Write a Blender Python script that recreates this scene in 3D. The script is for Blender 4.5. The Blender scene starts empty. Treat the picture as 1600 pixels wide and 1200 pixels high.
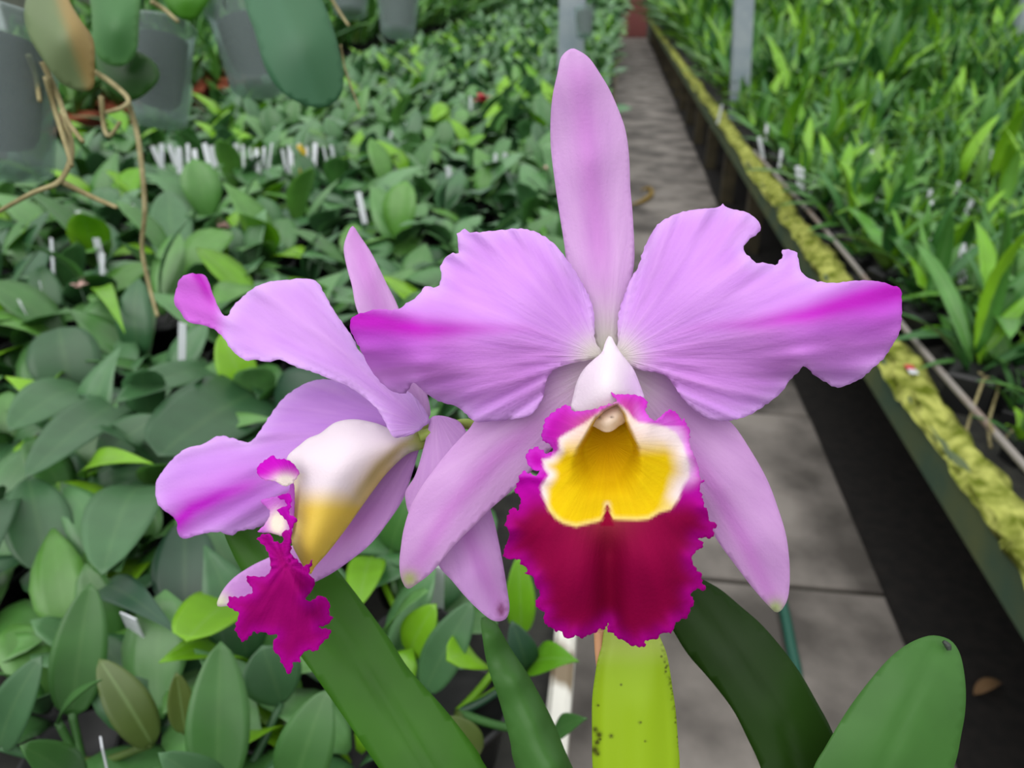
import bpy, math, random
import numpy as np
from mathutils import Vector, Matrix
from mathutils.geometry import delaunay_2d_cdt

random.seed(7)
rng = np.random.default_rng(11)
scene = bpy.context.scene
COL = scene.collection

# ------------------------------------------------------------------ camera
FPX = 1200.0
PITCH = math.radians(27.5)
YAW = math.asin(175 / 1364.2)
CAM = np.array([0.0, 0.0, 1.40])
FW = np.array([-math.sin(YAW) * math.cos(PITCH), math.cos(YAW) * math.cos(PITCH), -math.sin(PITCH)])
RT = np.array([math.cos(YAW), math.sin(YAW), 0.0])
UP = np.cross(RT, FW)
cd = bpy.data.cameras.new('camera')
cam = bpy.data.objects.new('camera', cd)
COL.objects.link(cam)
cam.matrix_world = Matrix(((RT[0], UP[0], -FW[0], CAM[0]), (RT[1], UP[1], -FW[1], CAM[1]),
                           (RT[2], UP[2], -FW[2], CAM[2]), (0, 0, 0, 1)))
cd.sensor_width = 36.0
cd.lens = 27.0
cd.clip_start = 0.02
cd.clip_end = 200
cd.dof.use_dof = True
cd.dof.focus_distance = 0.258
cd.dof.aperture_fstop = 12.5
scene.camera = cam

# ------------------------------------------------------------------ world: even overcast light through the glass roof
w = bpy.data.worlds.new('overcast')
scene.world = w
w.use_nodes = True
nt = w.node_tree
nt.nodes.clear()
wo = nt.nodes.new('ShaderNodeOutputWorld')
wb = nt.nodes.new('ShaderNodeBackground')
tc = nt.nodes.new('ShaderNodeTexCoord')
sx = nt.nodes.new('ShaderNodeSeparateXYZ')
rp = nt.nodes.new('ShaderNodeValToRGB')
rp.color_ramp.elements[0].position = 0.0
rp.color_ramp.elements[0].color = (0.46, 0.47, 0.47, 1)
rp.color_ramp.elements[1].position = 1.0
rp.color_ramp.elements[1].color = (1.0, 1.01, 1.02, 1)
nt.links.new(tc.outputs['Generated'], sx.inputs[0])
nt.links.new(sx.outputs['Z'], rp.inputs[0])
nt.links.new(rp.outputs[0], wb.inputs['Color'])
wb.inputs['Strength'].default_value = 1.0
nt.links.new(wb.outputs[0], wo.inputs['Surface'])
sun = bpy.data.lights.new('hazy_sun', 'SUN')
sun.energy = 1.3
sun.angle = math.radians(70)
sun.color = (1.0, 0.98, 0.95)
so = bpy.data.objects.new('hazy_sun', sun)
COL.objects.link(so)
so.rotation_euler = Vector((0.25, 0.75, -1.0)).to_track_quat('-Z', 'Y').to_euler()   # light from above and behind the camera
scene.view_settings.view_transform = 'Standard'
scene.view_settings.look = 'None'
scene.view_settings.gamma = 1.0
scene.view_settings.use_curve_mapping = False
scene.view_settings.exposure = 0.5
scene.cycles.use_denoising = True
scene.cycles.max_bounces = 6
scene.cycles.transparent_max_bounces = 12


# ------------------------------------------------------------------ pixel helpers (frame of 1600 x 1200)
def rays(px, py):
    px = np.asarray(px, float); py = np.asarray(py, float)
    return FW + RT * ((px - 800) / FPX)[..., None] + UP * ((600 - py) / FPX)[..., None]
def at_d(px, py, d):
    d = np.asarray(d, float)
    return CAM + rays(px, py) * d[..., None]
def at_z(px, py, z):
    r = rays(px, py)
    return CAM + r * ((z - CAM[2]) / r[2])
def proj(P):
    d = np.asarray(P, float) - CAM
    z = d @ FW
    return 800 + FPX * (d @ RT) / z, 600 - FPX * (d @ UP) / z, z
def lin(c):
    c = np.asarray(c, float) / 255.0
    return np.where(c <= 0.04045, c / 12.92, ((c + 0.055) / 1.055) ** 2.4)
def sstep(a, b, x):
    t = np.clip((np.asarray(x, float) - a) / (b - a), 0, 1)
    return t * t * (3 - 2 * t)


# ------------------------------------------------------------------ object helpers
def tag(o, label=None, cat=None, group=None, kind=None):
    if label: o['label'] = label
    if cat: o['category'] = cat
    if group: o['group'] = group
    if kind: o['kind'] = kind
    return o
def empty(name, loc, label=None, cat=None, group=None, rz=0.0, sc=1.0):
    o = bpy.data.objects.new(name, None)
    COL.objects.link(o)
    o.location = loc
    o.rotation_euler = (0, 0, rz)
    o.scale = (sc, sc, sc)
    o.empty_display_size = 0.02
    return tag(o, label, cat, group)
def mesh_from(name, V, F, mat, smooth=True, uv=None, col=None):
    me = bpy.data.meshes.new(name)
    me.from_pydata([tuple(map(float, v)) for v in V], [], [tuple(map(int, f)) for f in F])
    if smooth:
        me.polygons.foreach_set('use_smooth', np.ones(len(me.polygons), bool))
    if uv is not None:
        l = me.uv_layers.new(name='UVMap')
        vi = np.empty(len(me.loops), int)
        me.loops.foreach_get('vertex_index', vi)
        l.data.foreach_set('uv', np.asarray(uv, float)[vi].ravel())
    if col is not None:
        a = me.color_attributes.new('pigment', 'FLOAT_COLOR', 'POINT')
        c4 = np.ones((len(V), 4)); c4[:, :3] = col
        a.data.foreach_set('color', c4.ravel())
    if mat: me.materials.append(mat)
    me.update()
    return me
def link(name, me, parent=None, loc=(0, 0, 0)):
    o = bpy.data.objects.new(name, me)
    COL.objects.link(o)
    o.location = loc
    if parent is not None: o.parent = parent
    return o
def wmesh(name, V, F, mat, parent=None, **k):
    """V in world space; parent is an unrotated top-level empty (or a child placed at its origin)."""
    V = np.asarray(V, float)
    if parent is not None:
        p = parent; off = np.zeros(3)
        while p is not None:
            off += np.array(p.location); p = p.parent
        V = V - off
    return link(name, mesh_from(name, V, F, mat, **k), parent)
def box_vf(x0, x1, y0, y1, z0, z1, b=0.0):
    if b <= 0:
        V = [(x, y, z) for z in (z0, z1) for y in (y0, y1) for x in (x0, x1)]
        F = [(0, 2, 3, 1), (4, 5, 7, 6), (0, 1, 5, 4), (2, 6, 7, 3), (0, 4, 6, 2), (1, 3, 7, 5)]
        return V, F
    # bevelled top edge only
    V = [(x0, y0, z0), (x1, y0, z0), (x1, y1, z0), (x0, y1, z0),
         (x0, y0, z1 - b), (x1, y0, z1 - b), (x1, y1, z1 - b), (x0, y1, z1 - b),
         (x0 + b, y0 + b, z1), (x1 - b, y0 + b, z1), (x1 - b, y1 - b, z1), (x0 + b, y1 - b, z1)]
    F = [(3, 2, 1, 0), (8, 9, 10, 11)]
    for a in (0, 4):
        for i in range(4):
            j = (i + 1) % 4
            F.append((a + i, a + j, a + 4 + j, a + 4 + i))
    return V, F
def tube_vf(P, R, n=8):
    P = np.asarray(P, float)
    if np.isscalar(R): R = [R] * len(P)
    V, F = [], []
    T = np.gradient(P, axis=0)
    T /= np.linalg.norm(T, axis=1)[:, None] + 1e-12
    ref = np.array([0.31, 0.17, 0.93])
    if abs(ref @ T[0]) > 0.9: ref = np.array([0.95, 0.2, 0.1])
    for i in range(len(P)):
        a = np.cross(T[i], ref); a /= np.linalg.norm(a)
        b = np.cross(T[i], a); ref = np.cross(a, T[i])
        for k in range(n):
            t = 2 * math.pi * k / n
            V.append(P[i] + R[i] * (a * math.cos(t) + b * math.sin(t)))
    for i in range(len(P) - 1):
        for k in range(n):
            F.append((i * n + k, i * n + (k + 1) % n, (i + 1) * n + (k + 1) % n, (i + 1) * n + k))
    F.append(tuple(range(n - 1, -1, -1)))
    F.append(tuple((len(P) - 1) * n + k for k in range(n)))
    return V, F
def spline(P, per=8, closed=False):
    P = np.asarray(P, float); n = len(P); out = []
    seg = n if closed else n - 1
    for i in range(seg):
        if closed:
            a, b, c, d = P[(i - 1) % n], P[i], P[(i + 1) % n], P[(i + 2) % n]
        else:
            a, b, c, d = P[max(i - 1, 0)], P[i], P[i + 1], P[min(i + 2, n - 1)]
        for k in range(per):
            t = k / per
            out.append(0.5 * (2 * b + (c - a) * t + (2 * a - 5 * b + 4 * c - d) * t * t + (3 * b - a - 3 * c + d) * t ** 3))
    if not closed: out.append(P[-1])
    return np.array(out)
def lathe_vf(prof, n=24, c=(0, 0, 0)):
    V, F = [], []
    for r, z in prof:
        for k in range(n):
            t = 2 * math.pi * k / n
            V.append((c[0] + r * math.cos(t), c[1] + r * math.sin(t), c[2] + z))
    for i in range(len(prof) - 1):
        for k in range(n):
            F.append((i * n + k, i * n + (k + 1) % n, (i + 1) * n + (k + 1) % n, (i + 1) * n + k))
    return V, F
def join(parts):
    V, F = [], []
    for v, f in parts:
        o = len(V); V += list(v); F += [tuple(i + o for i in q) for q in f]
    return V, F
def copy_tree(o, parent=None):
    c = o.copy(); COL.objects.link(c); c.parent = parent
    for ch in list(o.children): copy_tree(ch, c)
    return c


# ------------------------------------------------------------------ materials
def new_mat(name):
    m = bpy.data.materials.new(name); m.use_nodes = True
    t = m.node_tree
    return m, t, t.nodes['Principled BSDF'], t.nodes, t.links
def L4(c): return (*lin(c), 1.0)
def mat_plain(name, c, rough=0.6, metal=0.0, c2=None, nscale=30.0, bump=0.0, detail=4.0, spec=0.5, lo=0.35, hi=0.65):
    m, t, b, N, K = new_mat(name)
    b.inputs['Roughness'].default_value = rough
    b.inputs['Metallic'].default_value = metal
    b.inputs['Specular IOR Level'].default_value = spec
    b.inputs['Base Color'].default_value = L4(c)
    if c2 is not None or bump:
        tc = N.new('ShaderNodeTexCoord')
        no = N.new('ShaderNodeTexNoise'); no.inputs['Scale'].default_value = nscale; no.inputs['Detail'].default_value = detail
        if name == 'weathered_slab':
            oi = N.new('ShaderNodeObjectInfo'); va = N.new('ShaderNodeVectorMath'); va.operation = 'ADD'; vs = N.new('ShaderNodeVectorMath'); vs.operation = 'SCALE'
            vs.inputs[0].default_value = (37.0, 53.0, 11.0); K.new(oi.outputs['Random'], vs.inputs['Scale'])
            K.new(tc.outputs['Object'], va.inputs[0]); K.new(vs.outputs[0], va.inputs[1]); K.new(va.outputs[0], no.inputs['Vector'])
        else:
            K.new(tc.outputs['Object'], no.inputs['Vector'])
    if c2 is not None:
        r = N.new('ShaderNodeValToRGB')
        r.color_ramp.elements[0].position = lo; r.color_ramp.elements[0].color = L4(c)
        r.color_ramp.elements[1].position = hi; r.color_ramp.elements[1].color = L4(c2)
        K.new(no.outputs['Fac'], r.inputs[0]); K.new(r.outputs[0], b.inputs['Base Color'])
    if bump:
        bp = N.new('ShaderNodeBump'); bp.inputs['Strength'].default_value = bump; bp.inputs['Distance'].default_value = 0.01
        K.new(no.outputs['Fac'], bp.inputs['Height']); K.new(bp.outputs[0], b.inputs['Normal'])
    return m
def mat_leaf(name, cols, rough=0.38, rib=0.25, trans=0.12, spec=0.5, mottle=0.25):
    """waxy leaf: hue per leaf from a ramp, paler or darker midrib from the leaf's own UV, soft light through the blade."""
    m, t, b, N, K = new_mat(name)
    ob = N.new('ShaderNodeObjectInfo'); ge = N.new('ShaderNodeNewGeometry')
    ad = N.new('ShaderNodeMath'); ad.operation = 'ADD'
    K.new(ob.outputs['Random'], ad.inputs[0]); K.new(ge.outputs['Random Per Island'], ad.inputs[1])
    fr = N.new('ShaderNodeMath'); fr.operation = 'FRACT'; K.new(ad.outputs[0], fr.inputs[0])
    r = N.new('ShaderNodeValToRGB')
    e = r.color_ramp.elements
    while len(e) < len(cols): e.new(0.5)
    for i, c in enumerate(cols):
        e[i].position = i / max(1, len(cols) - 1); e[i].color = L4(c)
    K.new(fr.outputs[0], r.inputs[0])
    uv = N.new('ShaderNodeUVMap'); sp = N.new('ShaderNodeSeparateXYZ'); K.new(uv.outputs[0], sp.inputs[0])
    su = N.new('ShaderNodeMath'); su.operation = 'SUBTRACT'; su.inputs[1].default_value = 0.5; K.new(sp.outputs['X'], su.inputs[0])
    ab = N.new('ShaderNodeMath'); ab.operation = 'ABSOLUTE'; K.new(su.outputs[0], ab.inputs[0])
    mr = N.new('ShaderNodeMapRange'); mr.inputs['From Min'].default_value = 0.0; mr.inputs['From Max'].default_value = 0.07
    mr.inputs['To Min'].default_value = rib; mr.inputs['To Max'].default_value = 0.0
    K.new(ab.outputs[0], mr.inputs['Value'])
    mx = N.new('ShaderNodeMixRGB'); mx.blend_type = 'MIX'; mx.inputs['Color2'].default_value = L4((150, 185, 120))
    K.new(mr.outputs[0], mx.inputs['Fac']); K.new(r.outputs[0], mx.inputs['Color1'])
    tc = N.new('ShaderNodeTexCoord')
    no = N.new('ShaderNodeTexNoise'); no.inputs['Scale'].default_value = 35; no.inputs['Detail'].default_value = 3
    K.new(tc.outputs['Object'], no.inputs['Vector'])
    m2 = N.new('ShaderNodeMixRGB'); m2.blend_type = 'OVERLAY'; m2.inputs['Fac'].default_value = mottle
    K.new(mx.outputs[0], m2.inputs['Color1']); K.new(no.outputs['Fac'], m2.inputs['Color2'])
    K.new(m2.outputs[0], b.inputs['Base Color'])
    b.inputs['Roughness'].default_value = rough
    b.inputs['Specular IOR Level'].default_value = spec
    tr = N.new('ShaderNodeBsdfTranslucent'); K.new(m2.outputs[0], tr.inputs['Color'])
    ms = N.new('ShaderNodeMixShader'); ms.inputs[0].default_value = trans
    K.new(b.outputs[0], ms.inputs[1]); K.new(tr.outputs[0], ms.inputs[2])
    K.new(ms.outputs[0], N['Material Output'].inputs['Surface'])
    return m
def mat_petal(name, rough=0.5, trans=0.25, vein=0.26, vscale=34.0, bump=0.55, spec=0.2):
    m, t, b, N, K = new_mat(name)
    at = N.new('ShaderNodeAttribute'); at.attribute_name = 'pigment'
    uv = N.new('ShaderNodeUVMap')
    mp = N.new('ShaderNodeMapping'); mp.inputs['Scale'].default_value = (vscale, 1.6, 1.0)
    K.new(uv.outputs[0], mp.inputs['Vector'])
    no = N.new('ShaderNodeTexNoise'); no.inputs['Scale'].default_value = 2.0; no.inputs['Detail'].default_value = 5.0
    K.new(mp.outputs[0], no.inputs['Vector'])
    tc = N.new('ShaderNodeTexCoord')
    n2 = N.new('ShaderNodeTexNoise'); n2.inputs['Scale'].default_value = 900.0; n2.inputs['Detail'].default_value = 2.0
    K.new(tc.outputs['Object'], n2.inputs['Vector'])
    mx = N.new('ShaderNodeMixRGB'); mx.blend_type = 'OVERLAY'; mx.inputs['Fac'].default_value = vein
    K.new(at.outputs['Color'], mx.inputs['Color1']); K.new(no.outputs['Fac'], mx.inputs['Color2'])
    K.new(mx.outputs[0], b.inputs['Base Color'])
    b.inputs['Roughness'].default_value = rough
    b.inputs['Specular IOR Level'].default_value = spec
    b1 = N.new('ShaderNodeBump'); b1.inputs['Strength'].default_value = bump; b1.inputs['Distance'].default_value = 0.0012
    K.new(no.outputs['Fac'], b1.inputs['Height'])
    b2 = N.new('ShaderNodeBump'); b2.inputs['Strength'].default_value = 0.22; b2.inputs['Distance'].default_value = 0.0005
    K.new(n2.outputs['Fac'], b2.inputs['Height']); K.new(b1.outputs[0], b2.inputs['Normal'])
    K.new(b2.outputs[0], b.inputs['Normal'])
    tr = N.new('ShaderNodeBsdfTranslucent'); K.new(mx.outputs[0], tr.inputs['Color'])
    ms = N.new('ShaderNodeMixShader'); ms.inputs[0].default_value = trans
    K.new(b.outputs[0], ms.inputs[1]); K.new(tr.outputs[0], ms.inputs[2])
    K.new(ms.outputs[0], N['Material Output'].inputs['Surface'])
    return m

M = {}
M['petal'] = mat_petal('petal_tissue')
M['lip'] = mat_petal('lip_velvet', rough=0.7, trans=0.10, vein=0.16, bump=0.3, spec=0.06)
M['flesh'] = mat_petal('waxy_flesh', rough=0.35, trans=0.1, vein=0.03, bump=0.05)
M['leaf_broad'] = mat_leaf('broad_leaf', [(50, 94, 52), (68, 114, 70), (62, 112, 46), (80, 128, 76), (86, 140, 50), (94, 140, 90), (48, 92, 58), (74, 126, 54)], rough=0.40, spec=0.7, rib=0.06)
M['leaf_lime'] = mat_leaf('young_leaf', [(116, 172, 30), (134, 190, 40), (98, 160, 30)], rough=0.3, rib=0.15, trans=0.25)
M['leaf_olive'] = mat_leaf('olive_leaf', [(78, 98, 44), (88, 106, 46), (72, 94, 42)], rough=0.4)
M['leaf_dark'] = mat_leaf('dark_leaf', [(36, 72, 40), (42, 82, 44)], rough=0.35)
M['leaf_strap'] = mat_leaf('strap_leaf', [(70, 126, 42), (52, 108, 48), (88, 146, 50), (44, 98, 52), (100, 156, 54), (62, 118, 66), (118, 160, 60)], rough=0.4, rib=0.2, trans=0.2)
M['leaf_cattleya'] = mat_leaf('cattleya_leaf', [(46, 92, 16), (52, 98, 20)], rough=0.45, rib=0.0, mottle=0.35, spec=0.2)
M['leaf_cattleya_dark'] = mat_leaf('cattleya_leaf_dark', [(28, 54, 10), (32, 58, 12)], rough=0.45, rib=0.0, mottle=0.4, spec=0.16)
M['leaf_cattleya_pale'] = mat_leaf('cattleya_leaf_pale', [(60, 104, 44), (62, 106, 46)], rough=0.45, rib=0.0, mottle=0.3, spec=0.25)
M['leaf_grey'] = mat_leaf('greyish_leaf', [(92, 116, 84), (84, 110, 80)], rough=0.4, spec=0.4)
M['leaf_yellowing'] = mat_leaf('yellowing_leaf', [(156, 136, 78), (160, 140, 84)], rough=0.45, rib=0.1)
M['pot_black'] = mat_plain('black_plastic', (22, 23, 24), 0.5)
M['pot_terracotta'] = mat_plain('terracotta', (150, 74, 46), 0.85, c2=(170, 92, 60), nscale=40)
M['bark'] = mat_plain('bark_mix', (14, 14, 15), 0.95, c2=(34, 32, 30), nscale=160, bump=0.8)
M['soil'] = mat_plain('dark_soil', (20, 18, 17), 0.95, c2=(36, 32, 29), nscale=28, bump=0.6, detail=8)
M['concrete'] = mat_plain('weathered_slab', (84, 79, 74), 0.75, c2=(150, 143, 136), nscale=3.6, bump=0.15, detail=8, lo=0.36, hi=0.62)
M['bed'] = mat_plain('path_bed', (52, 48, 42), 0.9)
M['wood'] = mat_plain('old_dark_wood', (62, 56, 42), 0.85, c2=(92, 84, 62), nscale=8, bump=0.4, detail=8)
M['green_board'] = mat_plain('algae_green_paint', (60, 84, 64), 0.7, c2=(88, 98, 60), nscale=6, bump=0.3, detail=8)
M['white_board'] = mat_plain('peeling_white_paint', (226, 224, 214), 0.6, c2=(128, 112, 88), nscale=14, bump=0.4, detail=8, lo=0.52, hi=0.66)
M['mat'] = mat_plain('bench_mat', (34, 34, 32), 0.9, c2=(52, 52, 46), nscale=30, bump=0.3)
M['moss'] = mat_plain('moss', (92, 104, 26), 0.95, c2=(176, 180, 96), nscale=26, bump=1.0, detail=8, spec=0.1)
M['steel'] = mat_plain('grey_blue_paint', (128, 142, 152), 0.5, c2=(150, 160, 166), nscale=9, detail=6)
M['rod'] = mat_plain('rusty_rod', (150, 144, 138), 0.5, c2=(128, 96, 76), nscale=6, metal=0.1, lo=0.5, hi=0.72)
M['wire'] = mat_plain('galvanised_wire', (130, 132, 134), 0.4, metal=0.8)
M['label'] = mat_plain('white_plastic', (214, 218, 224), 0.4)
M['label_yellow'] = mat_plain('yellow_plastic', (214, 180, 50), 0.4)
M['label_red'] = mat_plain('red_plastic', (200, 60, 70), 0.4)
M['root'] = mat_plain('aerial_root', (126, 116, 76), 0.7, c2=(160, 150, 108), nscale=60, bump=0.3)
M['hose'] = mat_plain('green_hose', (40, 96, 80), 0.45)
M['pink'] = mat_plain('faded_pink_petal', (206, 160, 156), 0.6, c2=(216, 190, 176), nscale=80)
M['red'] = mat_plain('red_petal', (170, 24, 44), 0.5)
M['dry_yellow'] = mat_plain('dry_yellow_leaf', (150, 122, 44), 0.6)
M['brown'] = mat_plain('brown_debris', (120, 92, 60), 0.8)
M['wall'] = mat_plain('end_wall_paint', (56, 62, 54), 0.8, c2=(78, 84, 72), nscale=2)
M['door'] = mat_plain('door_paint', (104, 52, 48), 0.7)
def mat_clear(name):
    m, t, b, N, K = new_mat(name)
    b.inputs['Base Color'].default_value = L4((190, 204, 206)); b.inputs['Roughness'].default_value = 0.35
    tp = N.new('ShaderNodeBsdfTransparent'); tp.inputs['Color'].default_value = (0.86, 0.92, 0.9, 1)
    ms = N.new('ShaderNodeMixShader'); ms.inputs[0].default_value = 0.30
    K.new(tp.outputs[0], ms.inputs[1]); K.new(b.outputs[0], ms.inputs[2])
    K.new(ms.outputs[0], N['Material Output'].inputs['Surface'])
    return m
M['clear'] = mat_clear('cloudy_clear_plastic')

# ------------------------------------------------------------------ the place: floor, path, benches, posts, end wall
LB_Z = 0.78                                     # left bench top
RB_Z = 0.50                                     # right bench top
Y_END = 25.3
g = wmesh('floor', *box_vf(-20, 20, -6, 27, -0.06, -0.035), M['soil'], smooth=False)
tag(g, 'dark bare soil floor under the greenhouse benches', kind='structure')
pb = wmesh('path', *box_vf(-0.22, 0.765, -2.0, Y_END, -0.035, -0.012), M['bed'], smooth=False)
tag(pb, 'straight path of weathered grey concrete slabs between the benches', kind='structure')
y = 1.635 - 0.93 * 4
k = 0
while y < Y_END - 0.9:
    v, f = box_vf(-0.45, 0.45, 0.0, 0.916, -0.03, 0.0, 0.006)
    if k == 0: slab_me = mesh_from('paving_slab', v, f, M['concrete'], smooth=False)
    s = link('paving_slab', slab_me, pb, (0.315 + random.uniform(-0.008, 0.008), y, random.uniform(-0.003, 0.003)))
    s.rotation_euler = (0, 0, random.uniform(-0.004, 0.004) + (math.pi if k % 2 else 0))
    if k % 2: s.location.y += 0.916
    y += 0.93; k += 1
wb_ = wmesh('wall_back', *box_vf(-20, 20, Y_END + 0.05, Y_END + 0.2, -0.03, 3.2), M['wall'], smooth=False)
tag(wb_, 'dull green end wall of the greenhouse behind the far benches', kind='structure')
dr = wmesh('door_1', *box_vf(-0.15, 0.75, Y_END, Y_END + 0.05, 0.0, 2.05), M['door'], smooth=False)
tag(dr, 'reddish brown door at the far end of the path', kind='structure')
wmesh('door_handle', *box_vf(0.62, 0.66, Y_END - 0.04, Y_END, 0.98, 1.1), M['wire'], dr)

def bench(loc, label, x0, x1, ztop, edge_x, edge_w, edge_z0, edge_z1, board_mat, leg_mat, face_side, y0=-1.5, y1=24.5, blen=1.22, leg_step=1.0, leg_y0=0.2):
    b = empty('bench', loc, label, 'bench')
    wmesh('bench_top', *box_vf(x0, x1, y0, y1, ztop - 0.03, ztop), M['mat'], b, smooth=False)
    yy = y0
    while yy < y1 - 0.01:
        wmesh('edge_board', *box_vf(edge_x, edge_x + edge_w, yy + 0.003, min(yy + blen, y1) - 0.003, edge_z0, edge_z1, 0.005), board_mat if (yy < 1.0 or face_side > 0) else M['wood'], b, smooth=False)
        yy += blen
    yy = leg_y0
    while yy < y1:
        if face_side > 0 and 0.5 < yy < 2.9:
            yy += leg_step; continue
        for lx in (x0 + 0.09 if face_side > 0 else x1 - 0.09, x1 - 0.2 if face_side > 0 else x0 + 0.2):
            wmesh('leg', *box_vf(lx - 0.045, lx + 0.045, yy, yy + 0.09, -0.035, ztop - 0.03), leg_mat, b, smooth=False)
        yy += leg_step
    return b
lb = bench((-1.0, 1, -0.035), 'wide left bench with peeling white edge, packed with broad-leaved orchids', -1.96, -0.032, LB_Z, -0.032, 0.022, LB_Z - 0.09, LB_Z + 0.02, M['white_board'], M['wood'], -1, leg_step=1.9)
rb = bench((2.0, 1, -0.035), 'long right bench with mossy green edge board beside the path', 0.755, 5.6, RB_Z, 0.715, 0.04, RB_Z - 0.055, RB_Z + 0.045, M['green_board'], M['wood'], 1, leg_step=1.2, leg_y0=-0.2)
fb = bench((-3.2, 1, -0.035), 'far left bench of terracotta pots across the dark gap', -4.6, -2.2, LB_Z, -2.2, 0.035, LB_Z - 0.08, LB_Z + 0.03, M['wood'], M['wood'], -1, leg_step=1.9)

def vnoise(x, y, s):
    r = np.random.default_rng(s)
    o = np.zeros_like(x)
    for i in range(7):
        a = r.uniform(0, 6.28); fq = r.uniform(0.6, 1.6)
        o += np.sin((x * math.cos(a) + y * math.sin(a)) * fq * 6.28 + r.uniform(0, 6.28))
    return o / 3.5
# moss cushion lying along the right bench's edge board
ys = np.concatenate([np.arange(0.3, 4.0, 0.012), np.arange(4.0, 12, 0.05), np.arange(12, 24, 0.2)])
na = 12
V, F = [], []
for i, yv in enumerate(ys):
    wob = 0.006 * math.sin(yv * 7.3) + 0.004 * math.sin(yv * 3.1 + 1)
    for j in range(na + 1):
        a = math.pi * j / na
        V.append((0.752 + wob * 0.6 + (0.046 + wob * 0.5) * -math.cos(a), yv, RB_Z + 0.03 + (0.03 + wob * 0.5) * math.sin(a)))
V = np.array(V)
G = np.random.default_rng(4).normal(0, 1, (len(ys), na + 1))
G2 = np.random.default_rng(5).normal(0, 1, (len(ys), na + 1))
for _ in range(2): G = 0.5 * G + 0.25 * (np.roll(G, 1, 0) + np.roll(G, -1, 0))
for _ in range(14): G2 = 0.34 * (np.roll(G2, 1, 0) + np.roll(G2, -1, 0)) + 0.34 * G2
nz = (G * 0.0042 + G2 / G2.std() * 0.006).ravel()
V[:, 2] += nz; V[:, 0] += (np.roll(nz, 7)) * 0.8
for i in range(len(ys) - 1):
    for j in range(na):
        a = i * (na + 1) + j
        F.append((a, a + 1, a + na + 2, a + na + 1))
ms_ = wmesh('moss_strip', V, F, M['moss'], rb)
ms_['label'] = 'yellow-green cushion moss'; ms_['kind'] = 'stuff'

POSTS = []
def post(px, py, z, label, wdt=0.13, top=3.2, zb=0.0, lean=0.0):
    P = at_z(px, py, z)
    zb -= 0.035; POSTS.append((P[0], P[1]))
    o = wmesh('support_post', *join([box_vf(-wdt / 2, wdt / 2, -wdt / 2, wdt / 2, 0, top - zb),
              box_vf(-wdt / 2 - 0.03, wdt / 2 + 0.03, -wdt / 2 - 0.03, wdt / 2 + 0.03, 0, 0.012)]), M['steel'], smooth=False)
    o.location = (P[0], P[1], zb)
    o.rotation_euler = (0, lean, 0)
    return tag(o, label, 'post')
post(1158, 150, 0.66, 'grey-blue square post rising out of the right bench beside the path', zb=RB_Z + 0.036, lean=-0.085)
post(892, 96, 0.98, 'grey-blue square post standing among the left bench plants', wdt=0.15, zb=LB_Z + 0.036)
post(1592, 66, 0.80, 'grey-blue square post standing far out in the right bench foliage', wdt=0.15, zb=RB_Z + 0.036)

# rod along the right bench
P = [at_z(1178, 236, RB_Z + 0.075), at_z(1290, 360, RB_Z + 0.085), at_z(1440, 545, RB_Z + 0.085), at_z(1600, 727, RB_Z + 0.085)]
P.append(P[-1] + (P[-1] - P[-2]) * 1.2)
tag(wmesh('metal_rod', *tube_vf(spline(P, 6), 0.008, 8), M['rod']), 'thin weathered metal rod lying along the mossy bench edge', 'rod')

# ------------------------------------------------------------------ the flowering orchid: sheets of tissue with their own outline, depth and thickness
def tps(ctrl):
    C = np.asarray(ctrl, float)
    X = C[:, :2] / 100.0; n = len(X)
    def U(r): return np.where(r > 1e-9, r * r * np.log(np.maximum(r, 1e-9)), 0)
    A = np.zeros((n + 3, n + 3))
    A[:n, :n] = U(np.linalg.norm(X[:, None] - X[None], axis=2)) + 1e-3 * np.eye(n)
    A[:n, n] = 1; A[:n, n + 1:] = X; A[n, :n] = 1; A[n + 1:, :n] = X.T
    s = np.linalg.lstsq(A, np.concatenate([C[:, 2], np.zeros(3)]), rcond=None)[0]
    def f(px, py):
        Q = np.stack([px, py], 1) / 100.0
        return U(np.linalg.norm(Q[:, None] - X[None], axis=2)) @ s[:n] + s[n] + Q @ s[n + 1:]
    return f
def seg_dist(px, py, poly, closed=True):
    P = np.asarray(poly, float)
    A = P; B = np.roll(P, -1, 0)
    if not closed: A, B = P[:-1], P[1:]
    best = np.full(len(px), 1e9); tt = np.zeros(len(px))
    L = np.linalg.norm(B - A, axis=1); S = np.concatenate([[0], np.cumsum(L)]); tot = S[-1]
    for i in range(len(A)):
        d = B[i] - A[i]; l2 = d @ d + 1e-12
        t = np.clip(((px - A[i][0]) * d[0] + (py - A[i][1]) * d[1]) / l2, 0, 1)
        r = np.hypot(px - A[i][0] - t * d[0], py - A[i][1] - t * d[1])
        m = r < best
        best[m] = r[m]; tt[m] = (S[i] + t[m] * L[i]) / tot
    return best, tt
def inside(px, py, poly):
    P = np.asarray(poly, float); n = len(P)
    c = np.zeros(len(px), bool)
    for i in range(n):
        x1, y1 = P[i]; x2, y2 = P[(i + 1) % n]
        if y1 == y2: continue
        k = ((y1 > py) != (y2 > py)) & (px < (x2 - x1) * (py - y1) / (y2 - y1) + x1)
        c ^= k
    return c
def sdist(px, py, poly):
    d, _ = seg_dist(px, py, poly)
    return np.where(inside(px, py, poly), d, -d)
def resample(P, step):
    P = np.asarray(P, float); Q = np.vstack([P, P[:1]])
    L = np.linalg.norm(np.diff(Q, axis=0), axis=1); S = np.concatenate([[0], np.cumsum(L)])
    n = max(8, int(S[-1] / step)); t = np.arange(n) * S[-1] / n
    return np.stack([np.interp(t, S, Q[:, 0]), np.interp(t, S, Q[:, 1])], 1)
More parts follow.
